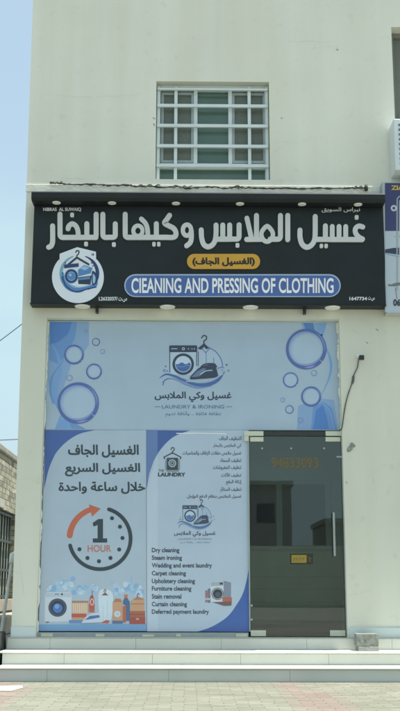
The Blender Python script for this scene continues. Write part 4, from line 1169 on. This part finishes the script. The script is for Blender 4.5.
w0, w1 = on_wall(-4, 540).y, on_wall(15.2, 540).y; wzb, wzt = on_wall(8, 599).z, on_wall(8, 511.5).z
mb = MB()
for (y0, y1, z0, z1) in ((yA, w0, 0, top), (w1, yB, 0, top), (w0, w1, 0, wzb), (w0, w1, wzt, top)):
    mb.box(AX-.5, AX, y0, y1, z0, z1, M_stone)
mb.build('wall', SB)
mb = MB(); mb.box(AX-9, AX-.52, yA, yA+.4, 0, top, M_stone); mb.box(AX-9, AX-.52, yA+.4, yB, top-.3, top-.1, M_stone); mb.build('roof', SB)
mb = MB(); mb.box(AX-.6, AX+.06, yA-.05, yB, top+.003, top+.16, mat('cement_coping', (.24, .235, .20), .9, .2, 3, bump=.4, bscale=14)); mb.build('coping', SB, bevel=.03)
w = MB(); w.box(AX-.2, AX-.17, w0, w1, wzb, wzt, mat('pale_reflection_pane', (.50, .52, .44), .3, .6, .9)); win3 = w.build('window', SB)  # pale tone painted in for the reflection on the glass
M_bar = mat('green_black_bars', (.025, .04, .035), .6, .2, 9)
mb = MB(); n = 7
for i in range(n): 
    y = w0+(w1-w0)*(i+.5)/n; mb.cyl((AX-.12, y, wzb), (0, 0, 1), .028, wzt-wzb, M_bar, 8)
for t in (.03, .33, .66, .97): 
    z = wzb+(wzt-wzb)*t; mb.box(AX-.1, AX-.06, w0, w1, z-.03, z+.03, M_bar)
mb.build('window_bars', win3)
mb = MB(); z = on_wall(8, 505).z; mb.box(AX+.001, AX+.05, w0-.2, w0+.75, wzt+.02, wzt+.22, mat('limewashed_lintel', (.36, .36, .32), .9, .15, 4, bump=.3, bscale=12)); mb.build('lintel', win3)
mb = MB(); mb.box(AX-.3, AX+.10, w0-.15, w1+.1, wzb-.26, wzb-.003, mat('sandy_sill', (.36, .31, .235), .9, .15, 4, bump=.3, bscale=10)); mb.build('sill', win3)
# low sandy kerb with a dark gap behind it
mb = MB(); mb.box(AX+.5, AX+.9, 6, 22, 0, .36, mat('sandy_kerb', (.36, .33, .265), .9, .15, 3, bump=.3, bscale=10))
tag(mb.build('low_wall', None, bevel=.03), 'low sandy kerb wall running along the alley below the barred window', 'wall')
mb = MB(); random.seed(9); slab(mb, e2-.75, e3-.035, -.34, .1, .001, at(4, 632, -.2).z, mat('dark_block_coat', (.035, .042, .036), .9, .4, 8, bump=.5, bscale=20), .006)  # dark rough block added to fill the gap beside the steps
tag(mb.build('dark_block'), 'dark low block in the alley against the end of the steps', 'block')
# pole leaning in the alley
mb = MB(); p0 = at(1.4, 632, 2.2); p1 = at(11.6, 562, 2.6); p0.z = max(p0.z, .0)
mb.tube([Vector((p0.x-.03, 2.1, .0)), p0, p1], .021, mat('grey_pipe', (.55, .55, .50), .5, .08, 9), 12)
PL = mb.build('pole', None, smooth=True); tag(PL, 'grey pipe leaning on the corner of the shop building in the alley', 'pole')
mb = MB(); v = (p1-p0).normalized(); mb.tube([p1-v*.02, p1+v*.1, p1+v*.16+Vector((.06, 0, .0)), p1+v*.1+Vector((.16, 0, -.05))], [.034, .04, .04, .035], M_white, 12); mb.build('pipe_elbow', PL, smooth=True)

# ------------------------------------------------------------------ unseen blocks and wall across the street, added for the door's reflection
M_far = mat('grey_render_coat', (.42, .44, .41), .9, .06, .4); M_farw = mat('dark_far_pane', (.16, .18, .18), .3, .1, 1)
def far_block(x0, x1, y, h, floors, label):
    t = thing('building', label, 'building', ((x0+x1)/2, y, 0))
    mb = MB(); mb.box(x0, x1, y-8, y, 0, h, M_far); mb.build('wall', t)
    mb = MB(); mb.box(x0-.15, x1+.15, y-8.1, y+.15, h+.003, h+.35, M_far); mb.build('parapet', t)
    n = max(2, int((x1-x0)/3)); w = (x1-x0)/n
    for f in range(floors):
        for i in range(n):
            x = x0+w*(i+.5); z = h*(f+.35)/floors
            MB().box(x-.6, x+.6, y+.002, y+.05, z, z+1.3, M_farw).build('window', t)
far_block(-7, 7.0, -60, 7.6, 2, 'added grey two storey block across the street, unseen but mirrored in the door')
far_block(9.6, 22, -62, 5.2, 1, 'added low grey single storey block across the street, unseen but mirrored in the door')
mb = MB(); mb.box(-40, 40, -38.3, -38, 0, 2.65, M_wall); mb.box(-40, 40, -38.35, -37.95, 2.653, 2.78, M_ledge)
tag(mb.build('reflection_wall'), 'long pale wall added across the street to be mirrored in the door', 'wall')
# ------------------------------------------------------------------ light
sv = Vector((math.tan(R(17)), -math.tan(R(1.5)), 1)).normalized()     # nearly overhead, from the right along the front
EL, AZ = math.asin(sv.z), math.atan2(sv.x, sv.y)
sun = bpy.data.lights.new('sun', 'SUN'); sun.energy = 4.0; sun.angle = R(.53); sun.color = (1, .955, .88)
so = bpy.data.objects.new('sun', sun); COL.objects.link(so); so.rotation_euler = sv.to_track_quat('Z', 'Y').to_euler(); so.location = (0, 0, 30)
W = bpy.data.worlds.new('World'); scene.world = W; W.use_nodes = True
nt = W.node_tree; bg = nt.nodes['Background']
sky = nt.nodes.new('ShaderNodeTexSky'); sky.sky_type = 'NISHITA'; sky.sun_disc = False
sky.sun_elevation = EL; sky.sun_rotation = AZ; sky.air_density = 1.0; sky.dust_density = 3.5; sky.ozone_density = 0.15
tc = nt.nodes.new('ShaderNodeTexCoord'); mp = nt.nodes.new('ShaderNodeMapping'); mp.inputs['Scale'].default_value = (1, 1, 3.2)
cn = nt.nodes.new('ShaderNodeTexNoise'); cn.inputs['Scale'].default_value = 3.2; cn.inputs['Detail'].default_value = 6; cn.inputs['Roughness'].default_value = .55
cr = nt.nodes.new('ShaderNodeMapRange'); cr.inputs['From Min'].default_value = .35; cr.inputs['From Max'].default_value = .7; cr.inputs['To Min'].default_value = .55; cr.inputs['To Max'].default_value = 1
cm = nt.nodes.new('ShaderNodeMix'); cm.data_type = 'RGBA'; cm.inputs[7].default_value = (2.85, 3.9, 4.2, 1)
nt.links.new(tc.outputs['Generated'], mp.inputs[0]); nt.links.new(mp.outputs[0], cn.inputs['Vector']); nt.links.new(cn.outputs['Fac'], cr.inputs[0])
sz = nt.nodes.new('ShaderNodeSeparateXYZ'); nt.links.new(tc.outputs['Generated'], sz.inputs[0])
er = nt.nodes.new('ShaderNodeMapRange'); er.inputs['From Min'].default_value = 0; er.inputs['From Max'].default_value = .9; er.inputs['To Min'].default_value = 1; er.inputs['To Max'].default_value = .8
nt.links.new(sz.outputs[2], er.inputs[0]); nt.links.new(math_node(nt, 'MULTIPLY', cr.outputs[0], er.outputs[0]), cm.inputs[0]); nt.links.new(sky.outputs[0], cm.inputs[6])
nt.links.new(cm.outputs[2], bg.inputs['Color']); bg.inputs['Strength'].default_value = .125
vs_ = scene.view_settings; vs_.view_transform = 'Standard'; vs_.look = 'None'; vs_.gamma = 1; vs_.use_curve_mapping = False; vs_.exposure = 0.78
scene.cycles.max_bounces = 8; scene.cycles.diffuse_bounces = 5; scene.cycles.transparent_max_bounces = 12
scene.cycles.use_denoising = True
